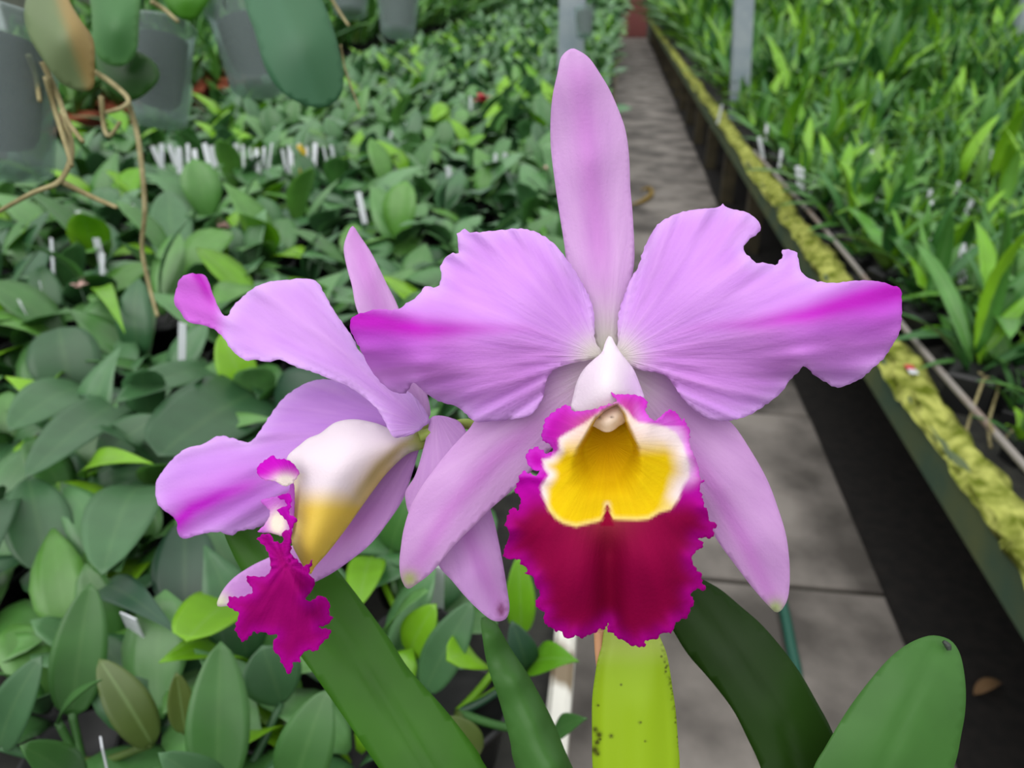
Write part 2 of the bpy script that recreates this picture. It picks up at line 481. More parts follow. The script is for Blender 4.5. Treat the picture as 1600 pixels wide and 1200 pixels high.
def fringe(P, amp, wl, seed):
    r = np.random.default_rng(seed)
    L = np.linalg.norm(np.diff(np.vstack([P, P[:1]]), axis=0), axis=1); S = np.concatenate([[0], np.cumsum(L)])[:-1]; tot = L.sum()
    o = np.zeros(len(P))
    for k in range(5):
        m = max(1, round(tot / (wl * r.uniform(0.7, 1.8))))
        o += np.sin(2 * math.pi * m * S / tot + r.uniform(0, 6.28))
    T = np.roll(P, -1, 0) - np.roll(P, 1, 0); T /= np.linalg.norm(T, axis=1)[:, None] + 1e-9
    return P + np.stack([T[:, 1], -T[:, 0]], 1) * (o / 2.5 * amp)[:, None]
def sheet(name, outline, ctrl, color, parent, mat, base=None, thick=0.0009, step=5.0, fr=(0, 8), pleat=(0, 10), grid=7.0, smooth=True, closed=False, extra=None, seed=1, bulge=0.0):
    """a blade with the outline given (frame pixels), standing at the depths of ctrl (metres from the lens plane), solid all through"""
    P = spline(outline, 6, True) if smooth else np.asarray(outline, float)
    P = resample(P, step)
    if fr[0]: P = fringe(P, fr[0], fr[1], seed)
    x0, y0 = P.min(0); x1, y1 = P.max(0)
    gx, gy = np.meshgrid(np.arange(x0, x1, grid), np.arange(y0, y1, grid * 0.866))
    gx = gx + (np.arange(gx.shape[0]) % 2)[:, None] * grid / 2
    gx, gy = gx.ravel(), gy.ravel()
    sd = sdist(gx, gy, P)
    keep = sd > grid * 0.45
    pts = np.vstack([P, np.stack([gx[keep], gy[keep]], 1)])
    res = delaunay_2d_cdt([Vector(p) for p in pts], [], [list(range(len(P)))], 1, 1e-5)
    Q = np.array([tuple(v) for v in res[0]]); F = [tuple(f) for f in res[2]]
    ed, _ = seg_dist(Q[:, 0], Q[:, 1], P)
    b = base if base is not None else P.mean(0)
    cc = P.mean(0); a0 = math.atan2(cc[1] - b[1], cc[0] - b[0])
    ang = np.mod(np.arctan2(Q[:, 1] - b[1], Q[:, 0] - b[0]) - a0 + math.pi, 2 * math.pi) - math.pi; rad = np.hypot(Q[:, 0] - b[0], Q[:, 1] - b[1])
    d = tps(ctrl)(Q[:, 0], Q[:, 1])
    if extra is not None: d = d + extra(Q[:, 0], Q[:, 1], ed)
    if pleat[0]:
        wv = np.sin(ang * pleat[1] + 1.3 * np.sin(rad / 60 + seed)) + 0.5 * np.sin(ang * pleat[1] * 2.3 + rad / 45 + seed)
        d = d + pleat[0] * wv * np.exp(-(ed / 46) ** 2) * sstep(30, 140, rad) + pleat[0] * 0.5 * np.sin(ang * pleat[1] * 0.45 + seed) * sstep(60, 200, rad)
    if closed:
        e = np.sqrt(np.clip(ed / (ed.max() + 1e-9), 0, 1))
        E_ = np.array(F)[:, [0, 1, 1, 2, 2, 0]].reshape(-1, 2); E_ = np.vstack([E_, E_[:, ::-1]])
        cnt = np.bincount(E_[:, 0], minlength=len(e)).astype(float); rim = ed < 1e-3
        for _ in range(30 if bulge > .002 else 6):
            e2 = np.bincount(E_[:, 0], weights=e[E_[:, 1]], minlength=len(e)) / np.maximum(cnt, 1)
            e = np.where(rim, 0, 0.5 * e + 0.5 * e2)
        df = d - bulge * e; db = d + bulge * e + 0.0006
    else:
        df = d; db = d + thick * sstep(-2, 9, ed) + 0.00015
    Vf = at_d(Q[:, 0], Q[:, 1], df); Vb = at_d(Q[:, 0], Q[:, 1], db)
    n = len(Q)
    ec = {}
    for f in F:
        for i in range(3):
            e_ = (f[i], f[(i + 1) % 3]); ec[e_] = ec.get(e_, 0) + 1
    # keep the front facing the lens
    nrm = 0
    for f in F[:20]:
        nrm += np.dot(np.cross(Vf[f[1]] - Vf[f[0]], Vf[f[2]] - Vf[f[0]]), -FW)
    FF = F if nrm > 0 else [f[::-1] for f in F]
    faces = list(FF) + [tuple(i + n for i in f[::-1]) for f in FF]
    es = {}
    for f in FF:
        for i in range(3): es[(f[i], f[(i + 1) % 3])] = 1
    for (a, c) in es:
        if (c, a) not in es: faces.append((c, a, a + n, c + n))
    col = color(Q[:, 0], Q[:, 1], ed)
    uv = np.stack([ang / 6.2832 + 0.5, rad / 400.0], 1)
    return wmesh(name, np.vstack([Vf, Vb]), faces, mat, parent, uv=np.vstack([uv, uv]), col=np.vstack([col, col]))
def mixc(a, b, t):
    t = np.asarray(t)[:, None]
    return a * (1 - t) + b * t
def flat(c, n): return np.tile(lin(c), (n, 1))
LILAC = (212, 150, 232); MAG = (186, 14, 188); PINK = (208, 148, 216); CREAM = (236, 228, 214); WHITE = (244, 234, 246)

plant = empty('cattleya_orchid', (-0.13, 0.19, LB_Z), 'tall potted orchid with two lilac frilled blooms and yellow-throated magenta lips', 'orchid')
bloom = empty('flower', (0, 0, 0)); bloom.parent = plant
bloom['label'] = 'fully open bloom facing forward with a wide crimson lip'
bloom2 = empty('flower', (0, 0, 0)); bloom2.parent = plant
bloom2['label'] = 'bloom turned aside showing its lip tube in profile'

def petal_color(stripe, centre, wtip, amt, base=LILAC, pink_below=None):
    def f(px, py, ed):
        n = len(px)
        c = flat(base, n)
        c = mixc(c, flat((226, 184, 246), n), 0.5 * np.exp(-(ed / 16) ** 2))
        d, t = seg_dist(px, py, stripe, False)
        below = py - np.interp(px, *zip(*sorted(stripe)))
        soft = np.where(below > 0, 2.6, 1.0)
        c = mixc(c, flat((204, 126, 216), n), 0.45 * sstep(0, 30, below) * (1 - sstep(70, 130, below)))
        c = mixc(c, flat((186, 60, 204), n), 0.95 * sstep(0.25, 0.95, t) * np.exp(-(d / (wtip * 1.25 * soft * (0.5 + t))) ** 2) * amt)
        c = mixc(c, flat(MAG, n), np.clip(sstep(-0.05, 0.9, t) * np.exp(-(d / (6 + wtip * 0.75 * t)) ** 2) * amt * 1.1, 0, 1))
        r = np.hypot(px - centre[0], py - centre[1])
        return mixc(c, flat((232, 226, 216), n), np.exp(-(r / 36) ** 2))
    return f
def sepal_color(mid, w=16, amt=0.5, base=(212, 164, 220), tipc=None, basec=None):
    def f(px, py, ed):
        n = len(px)
        c = flat(base, n)
        d, t = seg_dist(px, py, mid, False)
        c = mixc(c, flat((196, 108, 204), n), amt * np.exp(-(d / w) ** 2) * sstep(0.12, 0.45, t) * (1 - 0.3 * sstep(0.8, 1, t)))
        if basec: c = mixc(c, flat(basec, n), 0.85 * np.exp(-(np.hypot(px - mid[0][0], py - mid[0][1]) / 70) ** 2))
        if tipc: c = mixc(c, flat(tipc, n), np.exp(-(np.hypot(px - mid[-1][0], py - mid[-1][1]) / 14) ** 2))
        return c
    return f

# --- bloom facing forward
sheet('dorsal_sepal', [(892, 76), (877, 89), (871, 114), (863, 152), (860, 193), (861, 235), (867, 285), (873, 327), (881, 377), (887, 418), (905, 470), (925, 515), (938, 560),
      (962, 560), (968, 520), (977, 480), (986, 440), (991, 410), (991, 377), (988, 327), (985, 293), (983, 243), (977, 202), (965, 168), (952, 139), (937, 114), (921, 91), (904, 79)],
      [(950, 560, .2670), (940, 430, .2680), (925, 250, .2685), (862, 230, .2740), (984, 260, .2740), (892, 80, .2660), (990, 400, .2720), (885, 400, .2720), (910, 130, .2660), (955, 145, .2700)],
      sepal_color([(950, 560), (940, 430), (925, 300), (915, 200), (905, 120)], 22, 0.55, basec=(206, 214, 180), tipc=None, base=(212, 166, 220)), bloom, M['petal'], base=(950, 620))
RP = [(958, 556), (965, 537), (965, 506), (968, 484), (978, 455), (987, 433), (997, 417), (1006, 389), (1019, 363), (1032, 347), (1060, 333), (1089, 327), (1114, 325), (1124, 323), (1129, 318), (1134, 323), (1146, 327), (1165, 331),
      (1177, 338), (1186, 347), (1189, 357), (1184, 365), (1171, 374), (1163, 384), (1162, 392), (1170, 400), (1182, 411), (1193, 410), (1211, 414), (1219, 406), (1223, 398), (1221, 390), (1230, 390), (1242, 392), (1247, 401), (1250, 419),
      (1257, 430), (1276, 439), (1304, 442), (1330, 439), (1355, 438), (1380, 441), (1393, 446), (1407, 451), (1409, 471), (1409, 496), (1406, 518), (1396, 537), (1380, 561), (1364, 575), (1348, 590), (1330, 599), (1314, 605), (1304, 605),
      (1288, 596), (1272, 586), (1257, 572), (1247, 582), (1234, 594), (1222, 612), (1203, 628), (1187, 639), (1168, 650), (1142, 657), (1124, 657), (1105, 654), (1086, 642), (1067, 623), (1054, 604), (1041, 588), (1025, 582), (1003, 579), (985, 572)]
sheet('petal', RP, [(962, 556, .2620), (1100, 500, .2520), (1180, 505, .2510), (1090, 330, .2640), (1185, 350, .2700), (1175, 408, .2580), (1238, 395, .2690), (1300, 445, .2600), (1405, 460, .2640), (1395, 540, .2660), (1310, 602, .2680),
      (1257, 572, .2540), (1225, 605, .2650), (1140, 655, .2620), (1280, 500, .2500), (1000, 430, .2640), (1060, 600, .2600), (1050, 430, .2580)],
      petal_color([(1010, 535), (1090, 512), (1180, 506), (1260, 492), (1330, 472), (1406, 452)], (968, 556), 17, 1.0), bloom, M['petal'], base=(962, 558), fr=(0.8, 9), pleat=(.0010, 30), grid=6.0, seed=3)
LP = [(940, 556), (930, 533), (929, 509), (928, 489), (922, 467), (911, 445), (897, 421), (884, 403), (867, 382), (845, 366), (826, 359), (807, 357), (787, 359), (765, 361), (743, 363), (732, 362), (725, 357), (720, 361), (714, 366), (715, 375), (716, 396), (706, 395),
      (698, 401), (690, 411), (688, 421), (690, 432), (686, 445), (677, 450), (669, 446), (661, 451), (650, 465), (636, 473), (626, 481), (614, 484), (589, 483), (570, 488), (554, 493), (547, 503), (548, 517), (556, 533), (565, 550), (576, 572), (587, 588), (600, 602),
      (614, 612), (628, 615), (636, 613), (642, 602), (648, 598), (658, 608), (669, 617), (688, 628), (713, 635), (727, 646), (743, 659), (770, 658), (800, 655), (830, 648), (848, 622), (854, 594), (867, 577), (892, 568)]
sheet('petal', LP, [(938, 556, .2620), (800, 510, .2520), (720, 520, .2510), (810, 360, .2640), (718, 365, .2680), (692, 420, .2700), (670, 448, .2590), (600, 485, .2620), (550, 505, .2650), (575, 570, .2670), (630, 613, .2680),
      (648, 599, .2550), (690, 628, .2650), (745, 657, .2640), (620, 525, .2510), (915, 450, .2640), (840, 610, .2610), (845, 430, .2580)],
      petal_color([(890, 535), (820, 514), (740, 514), (660, 515), (600, 505), (549, 498)], (932, 556), 18, 1.0), bloom, M['petal'], base=(938, 558), fr=(0.8, 9), pleat=(.0010, 30), grid=6.0, seed=5)
sheet('lateral_sepal', [(745, 655), (733, 670), (705, 700), (680, 731), (659, 760), (642, 791), (631, 826), (626, 857), (624, 882), (627, 905), (637, 920), (652, 912), (677, 892), (708, 854), (740, 822), (768, 794), (796, 770), (815, 752), (850, 715), (900, 655), (945, 600), (945, 552), (890, 552), (840, 580), (790, 625)],
      [(940, 585, .2690), (745, 660, .2725), (800, 640, .2700), (720, 760, .2680), (796, 768, .2730), (640, 795, .2730), (637, 918, .2780), (680, 850, .2700), (850, 700, .2700)],
      sepal_color([(935, 590), (850, 655), (770, 720), (700, 800), (640, 905)], 15, 0.55, tipc=(170, 180, 110), basec=(222, 208, 214)), bloom, M['petal'], base=(960, 560))
sheet('lateral_sepal', [(1110, 648), (1142, 660), (1172, 702), (1199, 750), (1217, 798), (1229, 840), (1234, 888), (1232, 930), (1223, 951), (1214, 957), (1205, 951), (1178, 921), (1148, 882), (1118, 840), (1085, 780), (1045, 705), (1005, 650), (965, 600), (962, 556), (1010, 558), (1060, 590)],
      [(975, 585, .2690), (1100, 655, .2720), (1040, 640, .2700), (1130, 760, .2680), (1205, 760, .2740), (1100, 820, .2740), (1214, 955, .2790), (1180, 850, .2700), (1232, 890, .2760)],
      sepal_color([(975, 585), (1060, 680), (1120, 770), (1165, 850), (1212, 950)], 15, 0.55, tipc=(160, 180, 110), basec=(214, 204, 206), base=(208, 160, 216)), bloom, M['petal'], base=(950, 560))

LIP = [(895, 642), (890, 634), (882, 633), (873, 638), (863, 645), (852, 655), (849, 667), (846, 680), (848, 688), (856, 693), (863, 699), (862, 706), (853, 708), (847, 703), (838, 698), (828, 703), (822, 710), (822, 718), (826, 727), (833, 734), (843, 737), (838, 743), (828, 740), (819, 736),
       (812, 742), (810, 752), (805, 762), (804, 768), (813, 777), (813, 785), (811, 794), (808, 798), (802, 792), (795, 800), (792, 810), (789, 821), (795, 829), (795, 840), (790, 852), (787, 862), (788, 871), (800, 874), (812, 874), (813, 881), (825, 889), (820, 896), (833, 901), (836, 914),
       (844, 928), (836, 942), (842, 952), (851, 957), (849, 968), (855, 978), (864, 982), (868, 987), (878, 986), (880, 994), (889, 998), (902, 993), (908, 998), (920, 992), (930, 989), (938, 982), (945, 984), (950, 972), (949, 988), (956, 988), (966, 998), (976, 1001), (984, 1008), (996, 1010),
       (1008, 1011), (1009, 1001), (1028, 998), (1032, 990), (1050, 988), (1054, 977), (1062, 969), (1074, 965), (1078, 954), (1085, 940), (1079, 929), (1090, 920), (1101, 924), (1102, 916), (1096, 908), (1097, 898), (1088, 889), (1082, 878), (1081, 871), (1088, 861), (1099, 854), (1098, 847),
       (1092, 843), (1094, 840), (1114, 840), (1115, 826), (1121, 823), (1118, 817), (1108, 813), (1106, 798), (1101, 792), (1098, 777), (1093, 760), (1101, 751), (1094, 748), (1092, 733), (1087, 717), (1079, 700), (1077, 690), (1078, 672), (1072, 662), (1069, 653), (1066, 658), (1062, 652), (1057, 645),
       (1046, 640), (1035, 648), (1024, 657), (1015, 652), (1010, 645), (1008, 640), (1012, 632), (1008, 623), (993, 617), (972, 616), (960, 616), (953, 609), (957, 619), (964, 627), (950, 632), (940, 635), (930, 639), (922, 640), (910, 642)]
WHITE_ZONE = [(963, 628), (935, 645), (912, 662), (885, 677), (873, 685), (873, 703), (860, 715), (848, 718), (850, 733), (858, 742), (845, 760), (847, 772), (857, 797), (868, 810), (880, 818), (900, 823), (930, 816), (943, 812), (946, 804), (949, 789), (953, 804), (957, 811), (968, 812), (996, 813), (1014, 811),
              (1030, 801), (1048, 796), (1060, 780), (1067, 760), (1077, 745), (1077, 725), (1067, 693), (1055, 675), (1040, 667), (1023, 662), (998, 660), (988, 652), (980, 642)]
THROAT = [(965, 628), (942, 640), (927, 655), (915, 677), (901, 700), (890, 722), (880, 760), (900, 800), (950, 800), (1000, 790), (1008, 740), (1001, 703), (996, 690), (985, 668), (977, 645)]
def lip_color(px, py, ed):
    n = len(px)
    c = flat((128, 0, 56), n)
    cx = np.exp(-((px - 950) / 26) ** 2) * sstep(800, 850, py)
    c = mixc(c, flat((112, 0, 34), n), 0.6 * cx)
    c = mixc(c, flat((160, 0, 130), n), 0.85 * np.exp(-(ed / 15) ** 2))
    c = mixc(c, flat((176, 2, 160), n), 1 - sstep(745, 810, py))
    wz = sdist(px, py, WHITE_ZONE)
    up = 1 - sstep(800, 815, py)
    c = mixc(c, flat((232, 186, 236), n), sstep(-26, -2, wz) * ((px > 1040) & (py > 665)) * (1 - sstep(735, 775, py)) * 0.8)
    c = mixc(c, flat((214, 120, 226), n), 0.75 * sstep(-30, -4, wz) * sstep(985, 1000, px) * (1 - sstep(650, 680, py)))
    pale = mixc(flat((236, 218, 220), n), flat((234, 208, 120), n), sstep(770, 800, py))
    k_ = sstep(-3, 3, wz)[:, None]
    c = c * (1 - k_) + pale * k_
    th = sdist(px, py, THROAT)
    tri = sstep(-2, 1.5, sdist(px, py, [(938, 822), (949, 786), (960, 822)]))
    wid = 9 + 26 * sstep(1000, 1050, px) * (1 - sstep(770, 800, py)) + 10 * (1 - sstep(870, 900, px)) * (1 - sstep(760, 790, py))
    yel = sstep(0, 1, wz / wid) * np.maximum(sstep(672, 716, py), sstep(-2, 4, th))
    c = mixc(c, flat((220, 184, 8), n), yel)
    c = mixc(c, flat((190, 140, 0), n), 0.85 * np.exp(-((px - 948) / 46) ** 2 - ((py - 705) / 70) ** 2))
    c = mixc(c, flat((132, 0, 44), n), tri)
    mg = np.exp(-(ed / 8) ** 2) * (py < 745)
    c = mixc(c, flat((206, 60, 206), n), 0.55 * mg * (1 - sstep(-2, 8, wz)))
    return c
def lip_extra(px, py, ed):
    th = sdist(px, py, THROAT)
    deep = sstep(0, 9 + 40 * sstep(690, 760, py), th) * (1 - sstep(680, 800, py)) * 0.020
    fold = 0.0065 * np.exp(-((px - 950) / 22) ** 2) * sstep(810, 870, py) * (1 - 0.5 * sstep(940, 1000, py))
    ang = np.arctan2(px - 950, py - 780)
    ruf = 0.0016 * np.sin(ang * 11 + 0.7) * np.exp(-(ed / 26) ** 2) + 0.0011 * np.sin(ang * 23 + 2 + px / 60) * np.exp(-(ed / 14) ** 2)
    big = 0.0026 * np.sin(ang * 6.0 + 1.0) * sstep(60, 160, np.hypot(px - 950, py - 780)) * sstep(800, 850, py)
    return deep + fold + ruf * (0.5 + 0.5 * sstep(660, 760, py)) + big
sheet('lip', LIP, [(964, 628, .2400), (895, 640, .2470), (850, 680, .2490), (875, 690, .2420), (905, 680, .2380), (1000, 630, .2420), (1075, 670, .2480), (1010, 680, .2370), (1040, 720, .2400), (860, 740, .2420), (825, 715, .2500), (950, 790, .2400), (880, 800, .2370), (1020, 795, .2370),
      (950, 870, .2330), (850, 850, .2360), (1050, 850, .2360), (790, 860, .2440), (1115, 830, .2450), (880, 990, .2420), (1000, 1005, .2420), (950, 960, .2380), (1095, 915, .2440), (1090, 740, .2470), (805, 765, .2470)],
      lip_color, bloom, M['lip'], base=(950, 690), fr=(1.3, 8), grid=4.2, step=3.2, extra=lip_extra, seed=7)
def hood_color(px, py, ed):
    n = len(px)
    c = flat((228, 214, 226), n)
    return mixc(c, flat((224, 176, 240), n), 0.6 * sstep(958, 1000, px) * sstep(545, 600, py))
sheet('lip_hood', [(951, 525), (945, 537), (940, 551), (927, 562), (912, 577), (902, 595), (896, 617), (893, 641), (915, 646), (940, 640), (965, 632), (985, 628), (1006, 624), (1004, 612), (999, 598), (990, 577), (977, 560), (967, 547), (960, 535), (956, 527)],
      [(951, 527, .2560), (945, 590, .2480), (896, 630, .2530), (1004, 615, .2530), (960, 635, .2450), (912, 578, .2540), (990, 578, .2540)], hood_color, bloom, M['flesh'], closed=True, bulge=.005, grid=5, base=(951, 520))
def column_color(px, py, ed):
    n = len(px)
    c = flat((238, 216, 196), n)
    for x, y in ((937, 653), (956, 651.5)):
        c = mixc(c, flat((90, 60, 40), n), np.exp(-(((px - x) / 2.6) ** 2 + ((py - y) / 1.6) ** 2)))
    return c
sheet('column', [(965, 626), (945, 636), (927, 650), (919, 662), (929, 667), (936, 671), (944, 675), (953, 675), (961, 671), (967, 666), (974, 662), (980, 655), (984, 644), (976, 632)],
      [(950, 630, .2500), (920, 662, .2480), (982, 650, .2480), (950, 674, .2455)], column_color, bloom, M['flesh'], closed=True, bulge=.006, grid=3, step=2.5, base=(950, 620))

# --- bloom turned to the side
sheet('dorsal_sepal', [(551, 353), (542, 368), (537, 389), (542, 418), (550, 447), (558, 485), (585, 545), (635, 645), (672, 650), (660, 590), (640, 530), (621, 477), (604, 443), (592, 418), (579, 393), (562, 368)],
      [(551, 353, .308), (575, 440, .300), (540, 400, .304), (600, 440, .304), (655, 640, .294)], sepal_color([(655, 640), (600, 500), (570, 420), (552, 360)], 14, 0.5), bloom2, M['petal'], base=(668, 670))
UPT = [(311, 428), (294, 428), (281, 436), (274, 457), (272, 473), (282, 488), (294, 503), (317, 508), (335, 515), (350, 529), (362, 547), (383, 563), (398, 562), (413, 565), (422, 566), (437, 562), (464, 574), (488, 581), (515, 592), (545, 604), (572, 623), (590, 640), (602, 661), (611, 679), (620, 684),
       (644, 679), (662, 667), (671, 655), (650, 622), (610, 590), (563, 550), (554, 532), (542, 514), (521, 484), (506, 457), (494, 439), (470, 435), (452, 437), (422, 440), (398, 449), (380, 463), (362, 481), (357, 493), (347, 490), (334, 463), (323, 433)]
def upetal_color(px, py, ed):
    n = len(px)
    c = flat((210, 156, 230), n)
    c = mixc(c, flat((228, 190, 248), n), 0.5 * np.exp(-(ed / 14) ** 2))
    c = mixc(c, flat((206, 80, 214), n), 0.8 * (1 - sstep(330, 360, px)))
    d, t = seg_dist(px, py, [(345, 505), (330, 470), (318, 445), (308, 430)], False)
    return mixc(c, flat((178, 10, 180), n), np.exp(-(d / 9) ** 2) * sstep(0.1, 0.8, t))
sheet('petal', UPT, [(671, 655, .290), (560, 600, .283), (470, 520, .287), (470, 437, .297), (500, 445, .297), (300, 435, .303), (275, 470, .305), (345, 510, .293), (400, 500, .291), (420, 565, .281), (515, 592, .280), (620, 684, .279), (640, 640, .285), (570, 560, .290), (450, 545, .285)],
      upetal_color, bloom2, M['petal'], base=(668, 668), fr=(0.7, 9), pleat=(.0010, 30), grid=6, seed=9)
def lpetal_color(px, py, ed):
    n = len(px)
    c = flat((208, 150, 232), n)
    c = mixc(c, flat((226, 184, 246), n), 0.5 * np.exp(-(ed / 14) ** 2))
    st = [(480, 720), (420, 745), (350, 772), (300, 795), (276, 818)]
    d, t = seg_dist(px, py, st, False)
    c = mixc(c, flat((200, 90, 220), n), 0.8 * np.exp(-(d / 34) ** 2) * sstep(0.05, 0.5, t) * np.where(py > 760, 1, 0.8))
    return mixc(c, flat((196, 20, 206), n), 0.95 * np.exp(-(d / (7 + 5 * t)) ** 2) * sstep(0.1, 0.8, t))
sheet('petal', [(515, 593), (485, 596), (458, 610), (440, 625), (422, 649), (404, 676), (389, 691), (365, 685), (341, 681), (317, 694), (290, 701), (266, 721), (248, 745), (244, 753), (243, 772), (249, 791), (271, 808), (277, 819), (277, 832), (287, 842), (306, 837), (328, 832), (347, 832), (361, 837), (376, 829), (401, 825),
      (440, 805), (490, 770), (560, 725), (640, 690), (640, 660), (600, 625), (560, 604)],
      [(515, 594, .310), (458, 612, .313), (400, 685, .307), (341, 682, .313), (340, 765, .304), (245, 765, .314), (290, 840, .312), (400, 825, .309), (500, 680, .304), (620, 670, .298), (440, 800, .309)],
      lpetal_color, bloom2, M['petal'], base=(668, 668), fr=(0.7, 9), pleat=(.0010, 30), grid=6, seed=13)
def sep2_tip(px, py, ed):
    c = sepal_color([(684, 655), (700, 740), (735, 850), (785, 960)], 14, 0.45, base=(210, 160, 222))(px, py, ed)
    return mixc(c, flat((120, 40, 90), len(px)), np.exp(-((px - 783) / 6) ** 2 - ((py - 953) / 11) ** 2))
sheet('lateral_sepal', [(655, 690), (654, 705), (632, 775), (604, 819), (578, 851), (547, 876), (515, 898), (480, 915), (430, 935), (390, 943), (355, 947), (339, 946), (347, 924), (366, 902), (395, 883), (422, 870), (460, 850), (510, 810), (560, 760), (610, 710), (640, 688)],
      [(650, 695, .298), (560, 840, .301), (450, 890, .302), (339, 946, .310), (632, 775, .304), (510, 812, .306), (400, 940, .308)],
      sepal_color([(650, 700), (590, 790), (500, 860), (345, 940)], 16, 0.4, tipc=(220, 222, 190), base=(206, 152, 220)), bloom2, M['petal'], base=(668, 668))
sheet('lateral_sepal', [(672, 654), (684, 649), (705, 653), (721, 662), (735, 690), (750, 740), (768, 800), (775, 826), (785, 875), (793, 924), (796, 952), (789, 968), (771, 970), (750, 955), (726, 931), (705, 906), (689, 889), (665, 850), (645, 815), (638, 801), (634, 784), (634, 767), (649, 742), (661, 703), (669, 670)],
      [(684, 652, .291), (634, 775, .290), (700, 760, .284), (760, 790, .287), (785, 960, .287), (735, 900, .282), (690, 889, .287), (795, 930, .288)], sep2_tip, bloom2, M['petal'], base=(680, 640))
def tube_color(px, py, ed):
    n = len(px)
    c = flat((226, 212, 222), n)
    low = [(671, 672), (664, 700), (636, 710), (604, 740), (575, 778), (544, 822), (515, 860), (488, 890)]
    d, t = seg_dist(px, py, low, False)
    yb = 772 + (px - 456) * 0.03
    c = mixc(c, flat((226, 192, 62), n), np.maximum(sstep(yb - 22, yb + 26, py) * 0.95, 0.75 * np.exp(-(d / 26) ** 2) * sstep(0.1, 0.4, t)))
    c = mixc(c, flat((238, 226, 160), n), 0.7 * np.exp(-(np.maximum(px - 456, 0) / 14) ** 2) * (py > 740))
    c = mixc(c, flat((158, 140, 54), n), 0.75 * np.exp(-((d - 16) / 8) ** 2) * (1 - sstep(0.35, 0.7, t)))
    c = mixc(c, flat((140, 150, 70), n), sstep(622, 662, px))
    return c
sheet('lip_tube', [(448, 716), (471, 693), (483, 684), (500, 677), (524, 660), (554, 655), (587, 661), (605, 668), (630, 676), (650, 672), (671, 661), (668, 688), (664, 700), (636, 710), (604, 740), (575, 778), (544, 822), (515, 860), (493, 885), (483, 897), (464, 867), (455, 845), (456, 819), (456, 770), (460, 743)],
      [(448, 716, .284), (540, 660, .290), (668, 680, .293), (560, 790, .288), (485, 895, .281), (456, 800, .281), (540, 740, .286)], tube_color, bloom2, M['flesh'], closed=True, bulge=.014, grid=5, base=(668, 672))
def frill_color(px, py, ed):
    n = len(px)
    c = flat((142, 0, 96), n)
    c = mixc(c, flat((164, 0, 138), n), 0.8 * np.exp(-(ed / 12) ** 2))
    return mixc(c, flat((186, 10, 176), n), 1 - sstep(790, 850, py))
def lobe_color(px, py, ed):
    n = len(px)
    c = flat((184, 6, 178), n)
    w_ = np.exp(-(((px - 447) / 20) ** 2 + ((py - 752) / 13) ** 2) * 1.2)
    return mixc(mixc(c, flat((196, 110, 206), n), sstep(738, 752, py) * 0.8), flat((246, 232, 222), n), np.clip(w_ * 1.3, 0, 1))
sheet('lip_lobe', [(427, 711), (420, 715), (410, 722), (402, 730), (402, 740), (408, 747), (415, 751), (430, 752), (438, 757), (447, 760), (457, 755), (465, 745), (468, 738), (464, 732), (458, 724), (448, 718), (438, 717), (432, 717)],
      [(427, 713, .272), (402, 735, .268), (447, 760, .266), (468, 738, .272), (435, 735, .2655)], lobe_color, bloom2, M['lip'], fr=(0.6, 7), grid=3.5, step=2.5, base=(460, 760), thick=.0014)
def inner_color(px, py, ed):
    n = len(px)
    c = flat((196, 96, 206), n)
    w_ = np.exp(-(((px - 434) / 15) ** 2 + ((py - 818) / 22) ** 2) * 1.2)
    return mixc(c, flat((244, 232, 214), n), np.clip(w_ * 1.4, 0, 1))
sheet('lip_lobe', [(407, 783), (422, 800), (413, 820), (404, 828), (405, 832), (423, 833), (442, 838), (456, 832), (460, 800), (460, 760), (455, 752), (450, 768), (433, 775), (420, 778)],
      [(407, 783, .280), (404, 830, .280), (455, 830, .2775), (458, 760, .2765), (435, 805, .279)], inner_color, bloom2, M['lip'], fr=(0.6, 7), grid=4, step=3, base=(460, 760))
FR = [(433, 777), (447, 771), (455, 775), (455, 787), (452, 803), (460, 807), (465, 813), (459, 820), (456, 832), (455, 855), (455, 866), (464, 874), (474, 884), (483, 880), (489, 874), (486, 886), (483, 897), (492, 907), (490, 918), (482, 930), (477, 935), (482, 939), (490, 937), (495, 932), (503, 931), (512, 937), (516, 947), (514, 958), (520, 965),
      (515, 973), (507, 978), (497, 980), (507, 982), (517, 984), (514, 995), (503, 1005), (495, 1017), (487, 1017), (480, 1016), (470, 1025), (468, 1036), (460, 1033), (457, 1043), (455, 1051), (448, 1053), (446, 1045), (438, 1033), (437, 1025), (428, 1018), (427, 1002), (435, 992), (420, 992), (412, 987), (403, 990), (397, 987), (388, 997), (379, 1003), (372, 993),
      (367, 983), (370, 970), (373, 958), (363, 952), (354, 945), (358, 940), (357, 932), (372, 933), (385, 930), (395, 925), (393, 918), (386, 908), (387, 900), (412, 901), (422, 893), (423, 887), (421, 870), (418, 863), (413, 853), (402, 843), (410, 835), (423, 835), (428, 845), (440, 848), (443, 846), (441, 831), (452, 827), (447, 813), (433, 797), (448, 790), (444, 782)]
def frill_extra(px, py, ed):
    ang = np.arctan2(px - 445, py - 880)
    return 0.0015 * np.sin(ang * 10) * np.exp(-(ed / 22) ** 2) + 0.0018 * np.sin(ang * 5 + px / 50) * sstep(890, 940, py)
sheet('lip', FR, [(445, 780, .2700), (455, 840, .2705), (415, 850, .2760), (450, 900, .2660), (355, 940, .2760), (380, 1000, .2740), (448, 1050, .2720), (515, 960, .2760), (500, 1010, .2740), (430, 960, .2680), (480, 890, .2690)],
      frill_color, bloom2, M['lip'], base=(470, 850), fr=(1.2, 7), grid=4.2, step=3.0, extra=frill_extra, seed=21)

